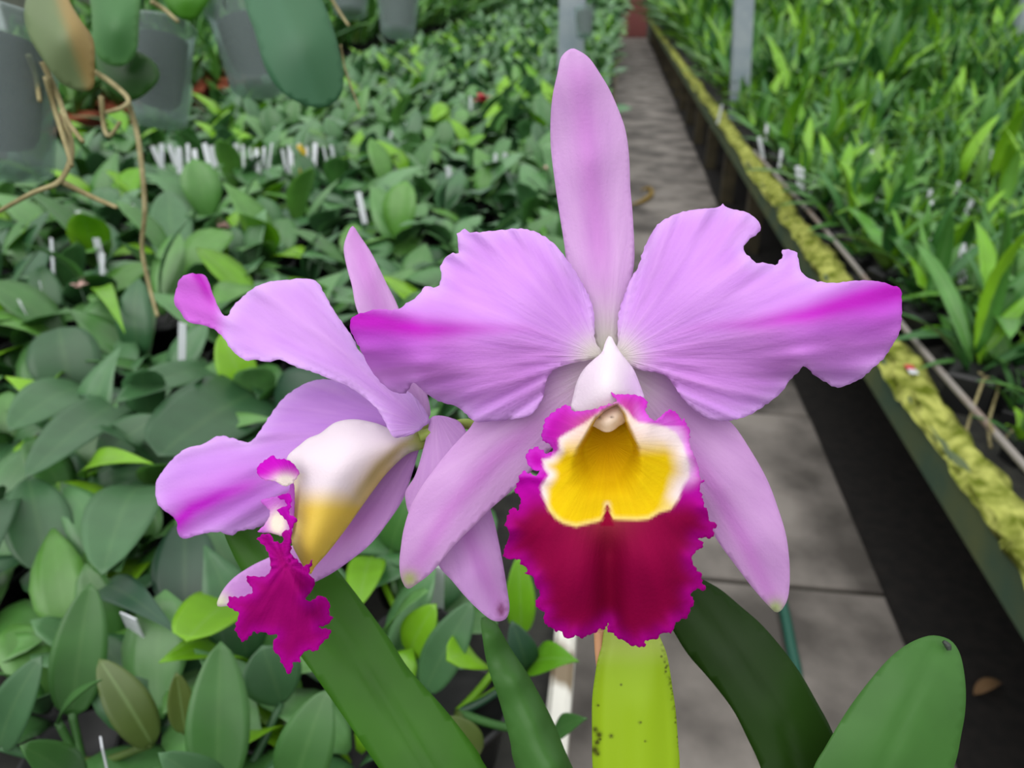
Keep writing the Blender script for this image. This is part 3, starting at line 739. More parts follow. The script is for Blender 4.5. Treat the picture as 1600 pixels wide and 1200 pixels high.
# --- stalks, sheath, leaves, bulbs and pot of the same plant
def gpt(px, py, d): return at_d(px, py, np.float64(d))
def stalk(name, pts, r, c, parent, mat=None, n=10):
    V, F = tube_vf(spline([gpt(*p) for p in pts], 6), r if np.isscalar(r) else list(np.interp(np.linspace(0, 1, 6 * (len(pts) - 1) + 1), np.linspace(0, 1, len(r)), r)), n)
    return wmesh(name, V, F, mat or M['flesh'], parent, col=flat(c, len(V)), uv=np.zeros((len(V), 2)))
stalk('ovary', [(655, 682, .291), (690, 672, .293), (740, 665, .297), (800, 720, .305), (880, 850, .305), (945, 990, .290)], [.0022, .0020, .0022, .0024, .0024], (156, 178, 84), bloom2)
stalk('ovary', [(951, 565, .268), (955, 620, .285), (952, 760, .295), (945, 900, .292), (942, 990, .284)], [.0026, .0024, .0024], (190, 176, 120), bloom)
def green(c, c2=None, specks=None):
    def f(px, py, ed):
        n = len(px); o = flat(c, n)
        if c2: o = mixc(o, flat(c2, n), np.exp(-(ed / 10) ** 2) * 0.6)
        return o
    return f
stalk('peduncle', [(937, 985, .2745), (939, 1030, .2745), (950, 1100, .276), (975, 1200, .279), (985, 1330, .283)], [.0022, .0020, .003, .004], (214, 160, 120), plant)
def mat_sheath():
    m, t, b, N, K = new_mat('sheath')
    at = N.new('ShaderNodeAttribute'); at.attribute_name = 'pigment'
    K.new(at.outputs['Color'], b.inputs['Base Color'])
    b.inputs['Roughness'].default_value = 0.28
    tr = N.new('ShaderNodeBsdfTranslucent'); K.new(at.outputs['Color'], tr.inputs['Color'])
    ms = N.new('ShaderNodeMixShader'); ms.inputs[0].default_value = 0.25
    K.new(b.outputs[0], ms.inputs[1]); K.new(tr.outputs[0], ms.inputs[2]); K.new(ms.outputs[0], N['Material Output'].inputs['Surface'])
    return m
M['sheath'] = mat_sheath()
SPK = [(1036 + 0.24 * (y_ - 1004) * (1 if y_ < 1100 else 0.55) + (10 if y_ >= 1100 else 0) - rng.uniform(1, 8), y_, rng.uniform(0.8, 1.6)) for y_ in np.arange(1008, 1200, 4.5)]
SPK += [(930, 1140, 3), (936, 1148, 3.5), (933, 1160, 3), (929, 1172, 4.5), (937, 1155, 2), (934, 1178, 2.5), (955, 1150, 2.4), (1000, 1129, 1.6), (934, 1102, 1.5), (1009, 1158, 1.2), (970, 1070, 1.2)]
def sheath_color(px, py, ed):
    n = len(px)
    c = flat((158, 192, 34), n)
    c = mixc(c, flat((140, 172, 34), n), 0.6 * np.exp(-(ed / 9) ** 2))
    c = mixc(c, flat((196, 206, 110), n), 0.5 * (1 - sstep(1000, 1050, py)))
    for x, y_, r in SPK:
        c = mixc(c, flat((58, 48, 24), n), np.clip(1.3 * np.exp(-(((px - x) ** 2 + (py - y_) ** 2) / (r * r * 1.6))), 0, 1) * 0.9)
    return c
sheet('sheath', [(948, 975), (940, 1010), (934, 1030), (929, 1060), (925, 1095), (925, 1150), (926, 1200), (935, 1280), (955, 1350), (1030, 1350), (1058, 1280), (1062, 1200), (1060, 1165), (1056, 1112), (1051, 1077), (1044, 1032), (1035, 1004), (1015, 970), (980, 955)],
      [(985, 960, .270), (930, 1100, .273), (1058, 1100, .273), (990, 1350, .280), (995, 1100, .2715)], sheath_color, plant, M['sheath'], closed=True, bulge=.0045, grid=3.4, step=3.0, base=(990, 1500),
      extra=lambda px, py, ed: 0.0007 * np.sin((px - 925) / 12.0 + py / 300) * sstep(3, 20, ed))
def lw(px, py, ed): return flat((80, 120, 60), len(px))
def cat_leaf(outline, ctrl, mat, ribline, rib=0.0012, label=None):
    def ex(px, py, ed):
        d, _ = seg_dist(px, py, ribline, False)
        return rib * np.exp(-(d / 9) ** 2)
    o = sheet('leaf', outline, ctrl, lw, plant, mat, closed=True, bulge=.0009, grid=11, step=8, base=(outline[0]), extra=ex)
    if label: o['label'] = label
    return o
cat_leaf([(350, 832), (362, 862), (376, 889), (420, 960), (472, 1028), (530, 1110), (592, 1200), (700, 1350), (780, 1420), (850, 1400), (850, 1330), (761, 1200), (745, 1172), (696, 1109), (640, 1046), (610, 1000), (577, 955), (531, 895), (480, 835), (430, 800), (380, 795), (350, 805)],
         [(360, 820, .330), (440, 900, .322), (376, 889, .3245), (530, 895, .3245), (560, 1050, .310), (472, 1028, .312), (640, 1046, .312), (680, 1200, .298), (592, 1200, .3005), (761, 1200, .3005), (820, 1400, .285)], M['leaf_cattleya'], [(370, 815), (450, 900), (590, 1075), (700, 1240), (820, 1400)], rib=0.0016)
cat_leaf([(752, 965), (773, 971), (797, 1011), (829, 1060), (864, 1126), (892, 1193), (960, 1330), (960, 1400), (900, 1400), (860, 1330), (806, 1200), (797, 1158), (780, 1095), (762, 1042), (754, 997)],
         [(758, 968, .312), (769, 990, .3055), (760, 1040, .3085), (797, 1011, .3145), (808, 1060, .3035), (785, 1110, .3065), (829, 1060, .3130), (840, 1126, .3015), (864, 1126, .3120), (878, 1196, .2975), (806, 1200, .3030), (893, 1196, .3080), (930, 1400, .288)], M['leaf_cattleya_pale'], [(760, 970), (930, 1400)], rib=0.0, label='narrow leaf folded along its keel')
cat_leaf([(1040, 960), (1054, 989), (1076, 1024), (1110, 1063), (1145, 1109), (1169, 1156), (1188, 1198), (1215, 1280), (1240, 1380), (1290, 1400), (1340, 1380), (1345, 1300), (1330, 1220), (1300, 1142), (1277, 1098), (1250, 1051), (1219, 1009), (1188, 974), (1157, 947), (1126, 921), (1099, 906), (1070, 893), (1045, 915)],
         [(1060, 920, .312), (1054, 989, .309), (1099, 906, .311), (1145, 1020, .301), (1110, 1063, .302), (1188, 974, .303), (1220, 1110, .295), (1169, 1156, .296), (1277, 1098, .297), (1270, 1250, .290), (1290, 1400, .285)], M['leaf_cattleya_dark'], [(1060, 920), (1145, 1020), (1225, 1130), (1290, 1400)], rib=0.001)
cat_leaf([(1271, 1200), (1289, 1168), (1304, 1142), (1328, 1104), (1359, 1063), (1390, 1028), (1417, 1007), (1444, 995), (1463, 993), (1483, 999), (1496, 1013), (1504, 1036), (1509, 1075), (1508, 1113), (1502, 1148), (1492, 1195), (1465, 1265), (1420, 1330), (1350, 1400), (1290, 1410), (1245, 1360), (1250, 1270)],
         [(1470, 1000, .282), (1420, 1080, .272), (1330, 1104, .275), (1509, 1080, .276), (1390, 1180, .270), (1275, 1200, .272), (1492, 1195, .273), (1300, 1400, .276)], M['leaf_cattleya_pale'], [(1465, 1005), (1400, 1150), (1300, 1400)], rib=0.0009, label='broad pale green leaf with a dark spot at its tip')
spot = stalk('tip_blemish', [(1474, 1002, .2793), (1481, 1009, .2789), (1483, 1016, .2785)], [.0006, .0012, .0007], (60, 66, 60), plant)
POT = np.array([-0.13, 0.19, LB_Z])
for i, (px, py, d) in enumerate([(815, 1400, .2855), (930, 1400, .288), (1290, 1400, .285), (1300, 1405, .277), (992, 1345, .280)]):
    T = gpt(px, py, d); a = i * 1.26
    B = POT + np.array([0.035 * math.cos(a), 0.035 * math.sin(a), 0.105])
    mid = (T + B) / 2 + np.array([0.01, -0.005, 0.0])
    Vt, Ft = tube_vf(spline([B, B * 0.7 + mid * 0.3 + np.array([0, 0, .01]), mid, mid * 0.3 + T * 0.7, T], 5), [.004 + .008 * math.sin(math.pi * min(1, k / 20 + 0.12)) for k in range(21)], 10)
    wmesh('pseudobulb', Vt, Ft, M['leaf_cattleya_pale'], plant, uv=np.zeros((len(Vt), 2)))
wmesh('pot', *lathe_vf([(0, 0), (.052, 0), (.068, .125), (.072, .125), (.072, .132), (.066, .132), (.062, .118), (0.05, 0.01), (0, 0.01)], 28, POT), M['pot_terracotta'], plant)
wmesh('bark_mix', *lathe_vf([(.0635, .096), (.062, .112), (.04, .118), (0, .119)], 28, POT), M['bark'], plant)

# ------------------------------------------------------------------ leaves and plants of the benches
def leaf_grid(base, tip, width, normal, arch=0.12, fold=0.10, shape='oval', nu=9, nv=6, thick=0.0014, twist=0.0, droop=0.0, seed=0):
    """closed leaf blade from base to tip; width in metres; normal = the side it shows"""
    base = np.asarray(base, float); tip = np.asarray(tip, float); n = np.asarray(normal, float)
    ax = tip - base; L = np.linalg.norm(ax); ax = ax / L
    n = n - ax * (n @ ax); n /= np.linalg.norm(n)
    sd = np.cross(ax, n)
    t = np.linspace(0, 1, nu)
    t = t - 0.035 * np.sin(2 * math.pi * t)
    if shape == 'oval': wd = 0.16 * (1 - t) ** 3 + np.sin(math.pi * np.clip(t, 0, 1) ** 0.9) ** 0.62
    elif shape == 'obovate': wd = 0.16 * (1 - t) ** 3 + np.sin(math.pi * np.clip(t, 0, 1) ** 1.35) ** 0.62
    elif shape == 'round': wd = 0.16 * (1 - t) ** 3 + np.sqrt(np.clip(1 - (2 * t - 1) ** 2, 0, 1)) ** 0.9
    elif shape == 'acute': wd = 0.14 * (1 - t) ** 3 + np.sin(math.pi * np.clip(t, 0, 1) ** 0.75) ** 0.95
    else: wd = 0.45 * (1 - t) + 0.9 * np.sin(math.pi * np.clip(t, 0, 1) ** 0.8) ** 0.5 * 0.8                    # strap
    if shape == 'strap': wd = wd / wd.max()
    wd = np.where(t > 0.999, 0.03, wd) * width / 2
    r = np.random.default_rng(seed)
    ph = r.uniform(0, 6.28)
    V, UV = [], []
    vs = np.linspace(-1, 1, nv + 1)
    top, bot = [], []
    for i in range(nu):
        c = base + ax * L * t[i] + n * L * (arch * 4 * t[i] * (1 - t[i])) - n * L * droop * t[i] ** 2.2
        a = twist * (t[i] - 0.3)
        s2 = sd * math.cos(a) + n * math.sin(a); n2 = n * math.cos(a) - sd * math.sin(a)
        for v in vs:
            wv = 0.05 * math.sin(3.2 * t[i] * 2 + ph + (1.6 if v > 0 else 0)) * abs(v) ** 2
            p = c + s2 * wd[i] * v + n2 * wd[i] * (fold * 2 * (math.sqrt(v * v + 0.05) - 0.22) - 0.06 * v * v + wv)
            top.append(p); bot.append(p - n2 * thick * (1.0 if abs(v) < 0.99 else 0.25)); UV.append((0.5 + 0.5 * v, t[i]))
    m = nv + 1; N_ = nu * m
    V = np.array(top + bot); UV = UV + UV
    F = []
    for i in range(nu - 1):
        for j in range(nv):
            a = i * m + j
            F.append((a, a + 1, a + m + 1, a + m))
            F.append((N_ + a, N_ + a + m, N_ + a + m + 1, N_ + a + 1))
        for j, fl in ((0, 0), (nv, 1)):
            a = i * m + j
            q = (a, a + m, N_ + a + m, N_ + a)
            F.append(q if not fl else q[::-1])
    for j in range(nv):
        F.append((j, N_ + j, N_ + j + 1, j + 1))
        a = (nu - 1) * m + j
        F.append((a, a + 1, N_ + a + 1, N_ + a))
    return V, F, UV

def leaf_obj(parent, V, F, UV, mat):
    return wmesh('leaf', V, F, mat, parent, uv=UV)
POT_ME = mesh_from('pot', *lathe_vf([(0, 0), (.032, 0), (.042, .062), (.045, .062), (.045, .07), (.041, .07), (.038, .056), (0, .054)], 14), M['pot_black'])
POT_S = mesh_from('pot', *box_vf(-.028, .028, -.028, .028, 0, .055, .004), M['pot_black'], smooth=False)
POT_T = mesh_from('pot', *lathe_vf([(0, 0), (.036, 0), (.048, .075), (.053, .075), (.053, .092), (.047, .092), (.044, .072), (0, .07)], 16), M['pot_terracotta'])

def template_rosette(name, seed, mat, nl, Lr, Wr, elev, shapes, z0, fold=0.10, two_rank=True, alt=None):
    """leaf meshes of one plant in plant space (origin at the pot's foot)"""
    r = random.Random(seed); out = []
    az0 = r.uniform(0, 6.28)
    for i in range(nl):
        az = az0 + (math.pi * (i % 2) + (1 if (i // 2) % 2 else -1) * r.uniform(0.3, 0.75) if two_rank else i * 2.4 + r.uniform(-0.4, 0.4))
        el = math.radians(r.uniform(*elev)) * (0.55 + 0.8 * i / nl)
        L = r.uniform(*Lr); W = r.uniform(*Wr)
        b = np.array([0.008 * math.cos(az), 0.008 * math.sin(az), z0 + 0.006 * i])
        dr_ = np.array([math.cos(az) * math.cos(el), math.sin(az) * math.cos(el), math.sin(el)])
        nrm = np.array([-math.cos(az) * math.sin(el), -math.sin(az) * math.sin(el), math.cos(el)])
        nrm = nrm + np.array([r.uniform(-.3, .3), r.uniform(-.3, .3), 0])
        V, F, UV = leaf_grid(b, b + dr_ * L, W, nrm, arch=r.uniform(0.04, 0.14), fold=fold * r.uniform(0.6, 1.6), shape=r.choice(shapes), droop=r.uniform(0, 0.22), twist=r.uniform(-0.5, 0.5), seed=seed * 31 + i, nu=8, nv=4)
        mm = alt if alt is not None and r.random() < 0.10 else mat
        out.append((V, F, UV, mm))
    return out
BROAD = [template_rosette('b', 100 + i, M['leaf_broad'], 5, (.09, .16), (.052, .082), (14, 66), ['oval', 'obovate', 'obovate', 'acute'], .062, alt=M['leaf_lime']) for i in range(9)]
STRAP = [template_rosette('s', 300 + i, M['leaf_strap'], 6, (.09, .22), (.020, .040), (20, 88), ['strap', 'acute', 'acute', 'oval'], .05, fold=0.16, two_rank=False, alt=M['leaf_lime']) for i in range(10)]
UPR = [template_rosette('u', 500 + i, M['leaf_strap'], 6, (.14, .24), (.028, .045), (50, 85), ['strap', 'oval'], .085, fold=0.15, two_rank=False) for i in range(5)]
def template_objects(tpls, nm):
    meshes = []
    for tp in tpls:
        meshes.append([mesh_from('leaf', V, F, mm, uv=UV) for V, F, UV, mm in tp])
    return meshes
BROAD_ME, STRAP_ME, UPR_ME = template_objects(BROAD, 'b'), template_objects(STRAP, 's'), template_objects(UPR, 'u')
def place_plant(name, loc, rz, sc, leaves, pot, label, cat, group):
    e = empty(name, loc, label, cat, group, rz, sc)
    link('pot', pot, e)
    for me in leaves:
        link('leaf', me, e)
    return e
def stuff_mesh(name, items, parent_label, cat):
    """one object from many low plants: items = (template, loc, rz, sc)"""
    Vs, Fs, UVs, Ms = [], [], [], []
    off = 0; mats = []
    for tp, loc, rz, sc in items:
        c, s = math.cos(rz) * sc, math.sin(rz) * sc
        for V, F, UV, mm in tp:
            W = np.empty_like(V)
            W[:, 0] = V[:, 0] * c - V[:, 1] * s + loc[0]; W[:, 1] = V[:, 0] * s + V[:, 1] * c + loc[1]; W[:, 2] = V[:, 2] * sc + loc[2]
            Vs.append(W); Fs.append(np.array(F) + off); UVs.append(np.array(UV)); off += len(V)
            if mm not in mats: mats.append(mm)
            Ms.append(np.full(len(F), mats.index(mm)))
    V = np.vstack(Vs); F = np.vstack(Fs); UV = np.vstack(UVs)
    me = bpy.data.meshes.new(name)
    me.vertices.add(len(V)); me.vertices.foreach_set('co', V.astype(np.float32).ravel())
    me.loops.add(F.size); me.loops.foreach_set('vertex_index', F.astype(np.int32).ravel())
    me.polygons.add(len(F)); me.polygons.foreach_set('loop_start', np.arange(0, F.size, 4, dtype=np.int32))
    me.polygons.foreach_set('loop_total', np.full(len(F), 4, np.int32))
    me.polygons.foreach_set('material_index', np.concatenate(Ms).astype(np.int32))
    me.polygons.foreach_set('use_smooth', np.ones(len(F), bool))
    me.update(calc_edges=True)
    l = me.uv_layers.new(name='UVMap'); l.data.foreach_set('uv', UV[F.ravel()].ravel())
    for m in mats: me.materials.append(m)
    o = link(name, me)
    return tag(o, parent_label, cat, kind='stuff')
def thin(tpls, nu=5, nv=2):
    """the same plants with coarser leaves, for the far rows"""
    out = []
    for tp in tpls:
        o = []
        for V, F, UV, mm in tp:
            m_u, m_v = 8, 5
            G = V.reshape(2, m_u, m_v, 3)[:, [0, 2, 4, 6, 7]][:, :, [0, 2, 4]]
            U = np.array(UV).reshape(2, m_u, m_v, 2)[:, [0, 2, 4, 6, 7]][:, :, [0, 2, 4]]
            m = 3; N_ = 15; F2 = []
            for i in range(4):
                for j in range(2):
                    a = i * m + j
                    F2.append((a, a + 1, a + m + 1, a + m)); F2.append((N_ + a, N_ + a + m, N_ + a + m + 1, N_ + a + 1))
                a = i * m; F2.append((a, a + m, N_ + a + m, N_ + a))
                a = i * m + 2; F2.append((N_ + a, N_ + a + m, a + m, a))
            o.append((G.reshape(-1, 3), F2, U.reshape(-1, 2), mm))
        out.append(o)
    return out
BROAD_LO, STRAP_LO, UPR_LO = thin(BROAD), thin(STRAP), thin(UPR)

def in_view(P, m=120):
    x, y_, z = proj(P)
    return z > 0.1 and -m < x < 1600 + m and -m < y_ < 1200 + m
def spots(x0, x1, y0, y1, step, z, jit=0.3, seed=0, m=120):
    r = random.Random(seed); out = []
    yy = y0; k = 0
    while yy < y1:
        xx = x0 + (step / 2 if k % 2 else 0)
        while xx < x1:
            p = (xx + r.uniform(-jit, jit) * step, yy + r.uniform(-jit, jit) * step)
            p = (min(max(p[0], x0), x1), p[1])
            P = np.array([p[0], p[1], z])
            if any((q_[0] - p[0]) ** 2 + (q_[1] - p[1]) ** 2 < 0.16 ** 2 for q_ in POSTS):
                xx += step; continue
            if in_view(P, m * max(0.35, 1.0 / max(0.5, proj(P)[2]))): out.append(p)
            xx += step
        yy += step * 0.87; k += 1
    return sorted(out, key=lambda q: (q[0] ** 2 + q[1] ** 2))

# left bench
sp_ = spots(-1.86, -0.085, 0.95, 23.5, 0.135, LB_Z + 0.1, seed=5, m=150) + spots(-0.95, -0.13, 0.40, 0.93, 0.098, LB_Z + 0.1, seed=6, m=150)
sp_ = sorted([q for q in sp_ if (q[0] + 0.13) ** 2 + (q[1] - 0.19) ** 2 > 0.135 ** 2], key=lambda q: q[0] ** 2 + q[1] ** 2)
r = random.Random(3)
HAS_LIME = [any(mm is M['leaf_lime'] for _, _, _, mm in tp) for tp in BROAD]
LIME_S = [any(mm is M['leaf_lime'] for _, _, _, mm in tp) for tp in STRAP]
items = []
for i, (x_, y_) in enumerate(sp_):
    k = r.randrange(len(BROAD)); rz = r.uniform(0, 6.28); sc = r.uniform(0.85, 1.2)
    if y_ < 0.95: sc *= 0.70
    where = 'along the white edge of the left bench' if x_ > -0.33 else ('beside the dark gap on the left bench' if x_ < -1.65 else 'in the middle of the left bench')
    lab = ('broad-leaved orchid with a lime-green young leaf, ' if HAS_LIME[k] else 'broad-leaved all dark green orchid, ') + where
    if i < 285: place_plant('broad_leaf_orchid', (x_, y_, LB_Z), rz, sc, BROAD_ME[k], POT_ME, lab, 'orchid plant', 'broad-leaved orchids on the left bench')
    else: items.append((BROAD_LO[k], (x_, y_, LB_Z), rz, sc * (1.0 if y_ < 9 else 1.25 if y_ < 15 else 2.1)))
stuff_mesh('orchid_foliage', items, 'distant mass of broad orchid leaves along the left bench', 'foliage')
# right bench
sp_ = spots(0.87, 5.4, 0.75, 23.5, 0.112, RB_Z + 0.12, seed=8, m=150)
items = []
for i, (x_, y_) in enumerate(sp_):
    if (y_ > 7 and r.random() < 0.45) or r.random() < 0.12: continue
    k = r.randrange(len(STRAP)); rz = r.uniform(0, 6.28); sc = r.choice([0.8, 0.95, 1.1, 1.35, 1.65]) * r.uniform(0.9, 1.1)
    where = 'beside the mossy edge of the right bench' if x_ < 1.12 else 'further in on the right bench'
    lab = ('narrow-leaved orchid seedling with a lime-green leaf, ' if LIME_S[k] else 'narrow-leaved mid green orchid seedling, ') + where
    if i < 285: place_plant('strap_leaf_orchid', (x_, y_, RB_Z), rz, sc, STRAP_ME[k], POT_S, lab, 'orchid plant', 'narrow-leaved orchids on the right bench')
    else: items.append((STRAP_LO[k], (x_, y_, RB_Z), rz, sc * (1.1 if y_ < 6 else 1.6 if y_ < 12 else 2.6)))
stuff_mesh('seedling_foliage', items, 'distant mass of narrow orchid leaves filling the right bench', 'foliage')
# far left bench, terracotta pots
sp_ = spots(-4.4, -2.30, 1.9, 23.5, 0.15, LB_Z + 0.15, seed=9, m=60)
items = []
for i, (x_, y_) in enumerate(sp_):
    k = r.randrange(len(UPR)); rz = r.uniform(0, 6.28); sc = r.uniform(0.9, 1.4)
    where = 'on the near edge of the far left bench' if x_ > -2.5 else 'further in on the far left bench'
    if i < 120: place_plant('upright_orchid', (x_, y_, LB_Z), rz, sc, UPR_ME[k], POT_T, 'upright narrow-leaved orchid in a terracotta pot ' + where, 'orchid plant', 'upright orchids on the far left bench')
    else: items.append((UPR_LO[k], (x_, y_, LB_Z), rz, sc * (1.0 if y_ < 6 else 1.6)))
stuff_mesh('upright_foliage', items, 'distant mass of upright leaves on the far left bench', 'foliage')

# ------------------------------------------------------------------ the nearest plants of the left bench, leaf by leaf
LEAFMATS = {'b': [mat_leaf('broad_leaf_%d' % i, [c, tuple(v + 6 for v in c)], rough=0.40, spec=0.55, rib=0.06) for i, c in enumerate([(48, 86, 52), (58, 98, 60), (66, 108, 66), (60, 106, 48), (38, 72, 50)])]}
def near_plant(label, leaves, zb=0.855):
    """leaves: (base px, tip px, width px, tip height, shape, material)"""
    Bs = [at_z(l[0][0], l[0][1], zb + 0.02) for l in leaves]
    c = np.mean(Bs, axis=0)
    x_ = min(max(c[0], -1.8), -0.105); y_ = c[1]
    e = empty('broad_leaf_orchid', (x_, y_, LB_Z), label, 'orchid plant', 'broad-leaved orchids on the left bench')
    link('pot', POT_ME, e)
    crown = np.array([x_, y_, LB_Z + 0.06])
    for i, (bp, tp, wpx, zt, shp, mt) in enumerate(leaves):
        B = at_z(bp[0], bp[1], zb + 0.02); T = at_z(tp[0], tp[1], zt)
        mid = (B + T) / 2
        dep = proj(mid)[2]
        tocam = CAM - mid; tocam /= np.linalg.norm(tocam)
        n = tocam * 0.75 + np.array([0.0, 0.0, 0.55])
        V, F, UV = leaf_grid(B, T, wpx * dep / FPX, n, arch=0.05 + 0.04 * (i % 3), fold=0.10, shape=shp, nu=14, nv=8, twist=0.25 * ((i % 3) - 1), seed=i * 7 + int(bp[0]), thick=0.0018)
        lf = leaf_obj(e, V, F, UV, mt)
        # leaf stalk down to the crown of the plant
        Vt, Ft = tube_vf(spline([crown, (crown * 0.6 + B * 0.4) - np.array([0, 0, 0.004]), B + (T - B) * 0.02], 4), [.0045, .0042, .004, .0038, .0036, .0034, .0034, .0034, .003][:9], 6)
        wmesh('stalk', Vt, Ft, mt, lf, uv=np.zeros((len(Vt), 2)))
    return e
b0, b1, b2, b3, b4 = LEAFMATS['b']
lm, ol, dk = M['leaf_lime'], M['leaf_olive'], M['leaf_dark']
near_plant('orchid with one very large round leaf and a lime leaf beside it', [((405, 612), (248, 712), 140, .925, 'round', b0), ((388, 618), (345, 522), 58, .96, 'oval', lm), ((430, 640), (520, 600), 90, .92, 'oval', b4)])
near_plant('orchid with three wide overlapping leaves near the rim of the bench mat', [((200, 625), (42, 745), 84, .945, 'oval', b1), ((140, 608), (14, 672), 84, .93, 'oval', b2), ((112, 612), (92, 512), 100, .95, 'round', b0)])
near_plant('orchid with a pale leaf lying flat over its neighbours and a small lime leaf', [((335, 574), (182, 628), 58, .945, 'oval', b2), ((155, 722), (248, 652), 66, .93, 'oval', b1), ((132, 744), (238, 724), 42, .95, 'acute', lm)])
near_plant('orchid with two large drooping rounded grey-green leaves', [((75, 890), (45, 745), 92, .93, 'oval', b1), ((228, 760), (160, 896), 100, .955, 'obovate', b2), ((10, 790), (-30, 900), 70, .94, 'oval', b0)])
near_plant('orchid with one small upright oval leaf catching the light', [((272, 416), (264, 298), 62, .985, 'oval', b2), ((75, 505), (66, 415), 50, .96, 'oval', b1), ((160, 470), (195, 520), 30, .94, 'acute', lm)])
near_plant('orchid with four oblong upright leaves, one turning brown', [((112, 1118), (142, 912), 78, .965, 'oval', b3), ((0, 1170), (64, 1026), 66, .955, 'oval', b1), ((238, 1165), (155, 1030), 62, .94, 'oval', ol), ((90, 1130), (156, 1062), 22, .97, 'acute', b3)])
near_plant('orchid with long oblong upright leaves standing below the magenta lip', [((340, 1240), (345, 1003), 92, .965, 'oval', b3), ((458, 1240), (512, 1078), 88, .95, 'oval', b3), ((340, 1260), (250, 1178), 70, .96, 'oval', b2), ((130, 1235), (35, 1165), 70, .96, 'oval', b3), ((440, 1100), (410, 1010), 90, .93, 'obovate', b1)])
near_plant('orchid with a glossy lime rounded leaf between dark blue-green leaves', [((372, 938), (292, 1000), 100, .955, 'round', lm), ((290, 965), (290, 812), 92, .925, 'oval', b4), ((155, 922), (278, 990), 54, .93, 'acute', b4), ((290, 1145), (276, 1052), 40, .93, 'oval', ol)])
near_plant('orchid with several bright lime young leaves behind the lilac sepals', [((664, 1080), (738, 940), 64, .955, 'oval', b2), ((640, 1022), (680, 945), 60, .935, 'oval', lm), ((745, 1035), (700, 1030), 70, .93, 'round', lm), ((580, 870), (560, 948), 58, .94, 'oval', lm), ((610, 860), (640, 780), 54, .94, 'oval', b3)])
near_plant('orchid with upright lime leaves beside the white bench edge', [((815, 990), (810, 870), 46, .95, 'oval', lm), ((828, 1040), (902, 1032), 58, .93, 'acute', lm), ((822, 1050), (800, 972), 48, .935, 'oval', b4), ((862, 1150), (915, 1122), 40, .93, 'acute', b3), ((740, 1190), (700, 1120), 60, .92, 'oval', ol)])

# ------------------------------------------------------------------ hanging clear pots, their leaves and roots
def axis_lathe(P0, P1, prof, n=24):
    P0 = np.asarray(P0); ax = np.asarray(P1) - P0; L = np.linalg.norm(ax); ax = ax / L
    a = np.cross(ax, [0.3, 0.9, 0.1]); a /= np.linalg.norm(a); b = np.cross(ax, a)
    V, F = [], []
    for rr, h in prof:
        for k in range(n):
            t = 2 * math.pi * k / n
            V.append(P0 + ax * L * h + rr * (a * math.cos(t) + b * math.sin(t)))
    for i in range(len(prof) - 1):
        for k in range(n):
            F.append((i * n + k, i * n + (k + 1) % n, (i + 1) * n + (k + 1) % n, (i + 1) * n + k))
    return V, F
PIPE_Z = 2.12
def hanging(label, top, bot, d, rt, rbm, fill=0.85, fill0=0.2):
    T, B = gpt(*top, d), gpt(*bot, d)
    rt, rbm = rt * d / FPX, rbm * d / FPX
    e = empty('hanging_orchid', tuple(T), label, 'hanging pot', 'clear pots hung over the left bench')
    wmesh('pot', *axis_lathe(B, T, [(0, 0), (rbm, 0), (rt, .97), (rt * 1.07, .975), (rt * 1.07, 1.0), (rt * .97, 1.0), (rbm * .94, .02), (0, .02)]), M['clear'], e)
    k0, k1 = rbm * 0.74 + (rt - rbm) * fill0, rbm * 0.80 + (rt - rbm) * fill
    wmesh('bark_mix', *axis_lathe(B, T, [(0, fill0), (k0 * .9, fill0), (k0, fill0 + .06), (k1, fill), (k1 * .5, fill + .05), (0, fill + .06)]), M['bark'], e)
    for k in range(3):
        a = k * 2.1 + 0.4
        Q = T + np.array([rt * math.cos(a), rt * math.sin(a), 0.0])
        wmesh('hanger_wire', *tube_vf([Q, Q * 0.5 + np.array([T[0], T[1], PIPE_Z]) * 0.5, np.array([T[0], T[1], PIPE_Z])], 0.0008, 5), M['wire'], e)
    return e
def root(e, pts, d, rpx=4.0):
    P = spline([gpt(x_, y_, d + 0.01 * math.sin(i * 1.7)) for i, (x_, y_) in enumerate(pts)], 6)
    rr = rpx * d / FPX
    wmesh('aerial_root', *tube_vf(P, [rr * (1 - 0.35 * k / len(P)) for k in range(len(P))], 7), M['root'], e)
def hleaf(e, outline, d, color, bend=0.03, dd=None):
    O = np.array(outline, float); c = O.mean(0)
    ys_ = O[:, 1]
    top, bt = O[ys_.argmin()], O[ys_.argmax()]
    ctrl = [(top[0], top[1], d + bend), (c[0], c[1], d - bend * 0.25), (bt[0], bt[1], d + bend * 0.35), (O[:, 0].min(), c[1], d + bend * 0.25), (O[:, 0].max(), c[1], d + bend * 0.2)]
    sheet('leaf', outline, ctrl, color, e, M['hleaf'], closed=True, bulge=.0012, grid=10, step=8, base=(top[0], top[1] - 200))
M['hleaf'] = mat_petal('hanging_leaf', rough=0.4, trans=0.15, vein=0.12, vscale=18, bump=0.1, spec=0.35)
def two_tone(c1, c2, line):
    def f(px, py, ed):
        x_ = np.interp(py, [p[1] for p in line], [p[0] for p in line])
        return mixc(flat(c1, len(px)), flat(c2, len(px)), sstep(-8, 14, px - x_))
    return f
def one(c, c2=None):
    def f(px, py, ed):
        o = flat(c, len(px))
        return o if c2 is None else mixc(o, flat(c2, len(px)), np.exp(-(ed / 7) ** 2))
    return f
hA = hanging('large cloudy clear pot with a yellowing leaf and long tan roots', (-18, 42), (-12, 264), .60, 98, 84)
hleaf(hA, [(60, -50), (38, 10), (45, 55), (68, 95), (90, 125), (118, 141), (145, 138), (148, 100), (146, 62), (128, 34), (108, 0), (96, -50)], .56, two_tone((106, 124, 84), (146, 126, 76), [(70, -50), (92, 20), (112, 80), (132, 141)]))
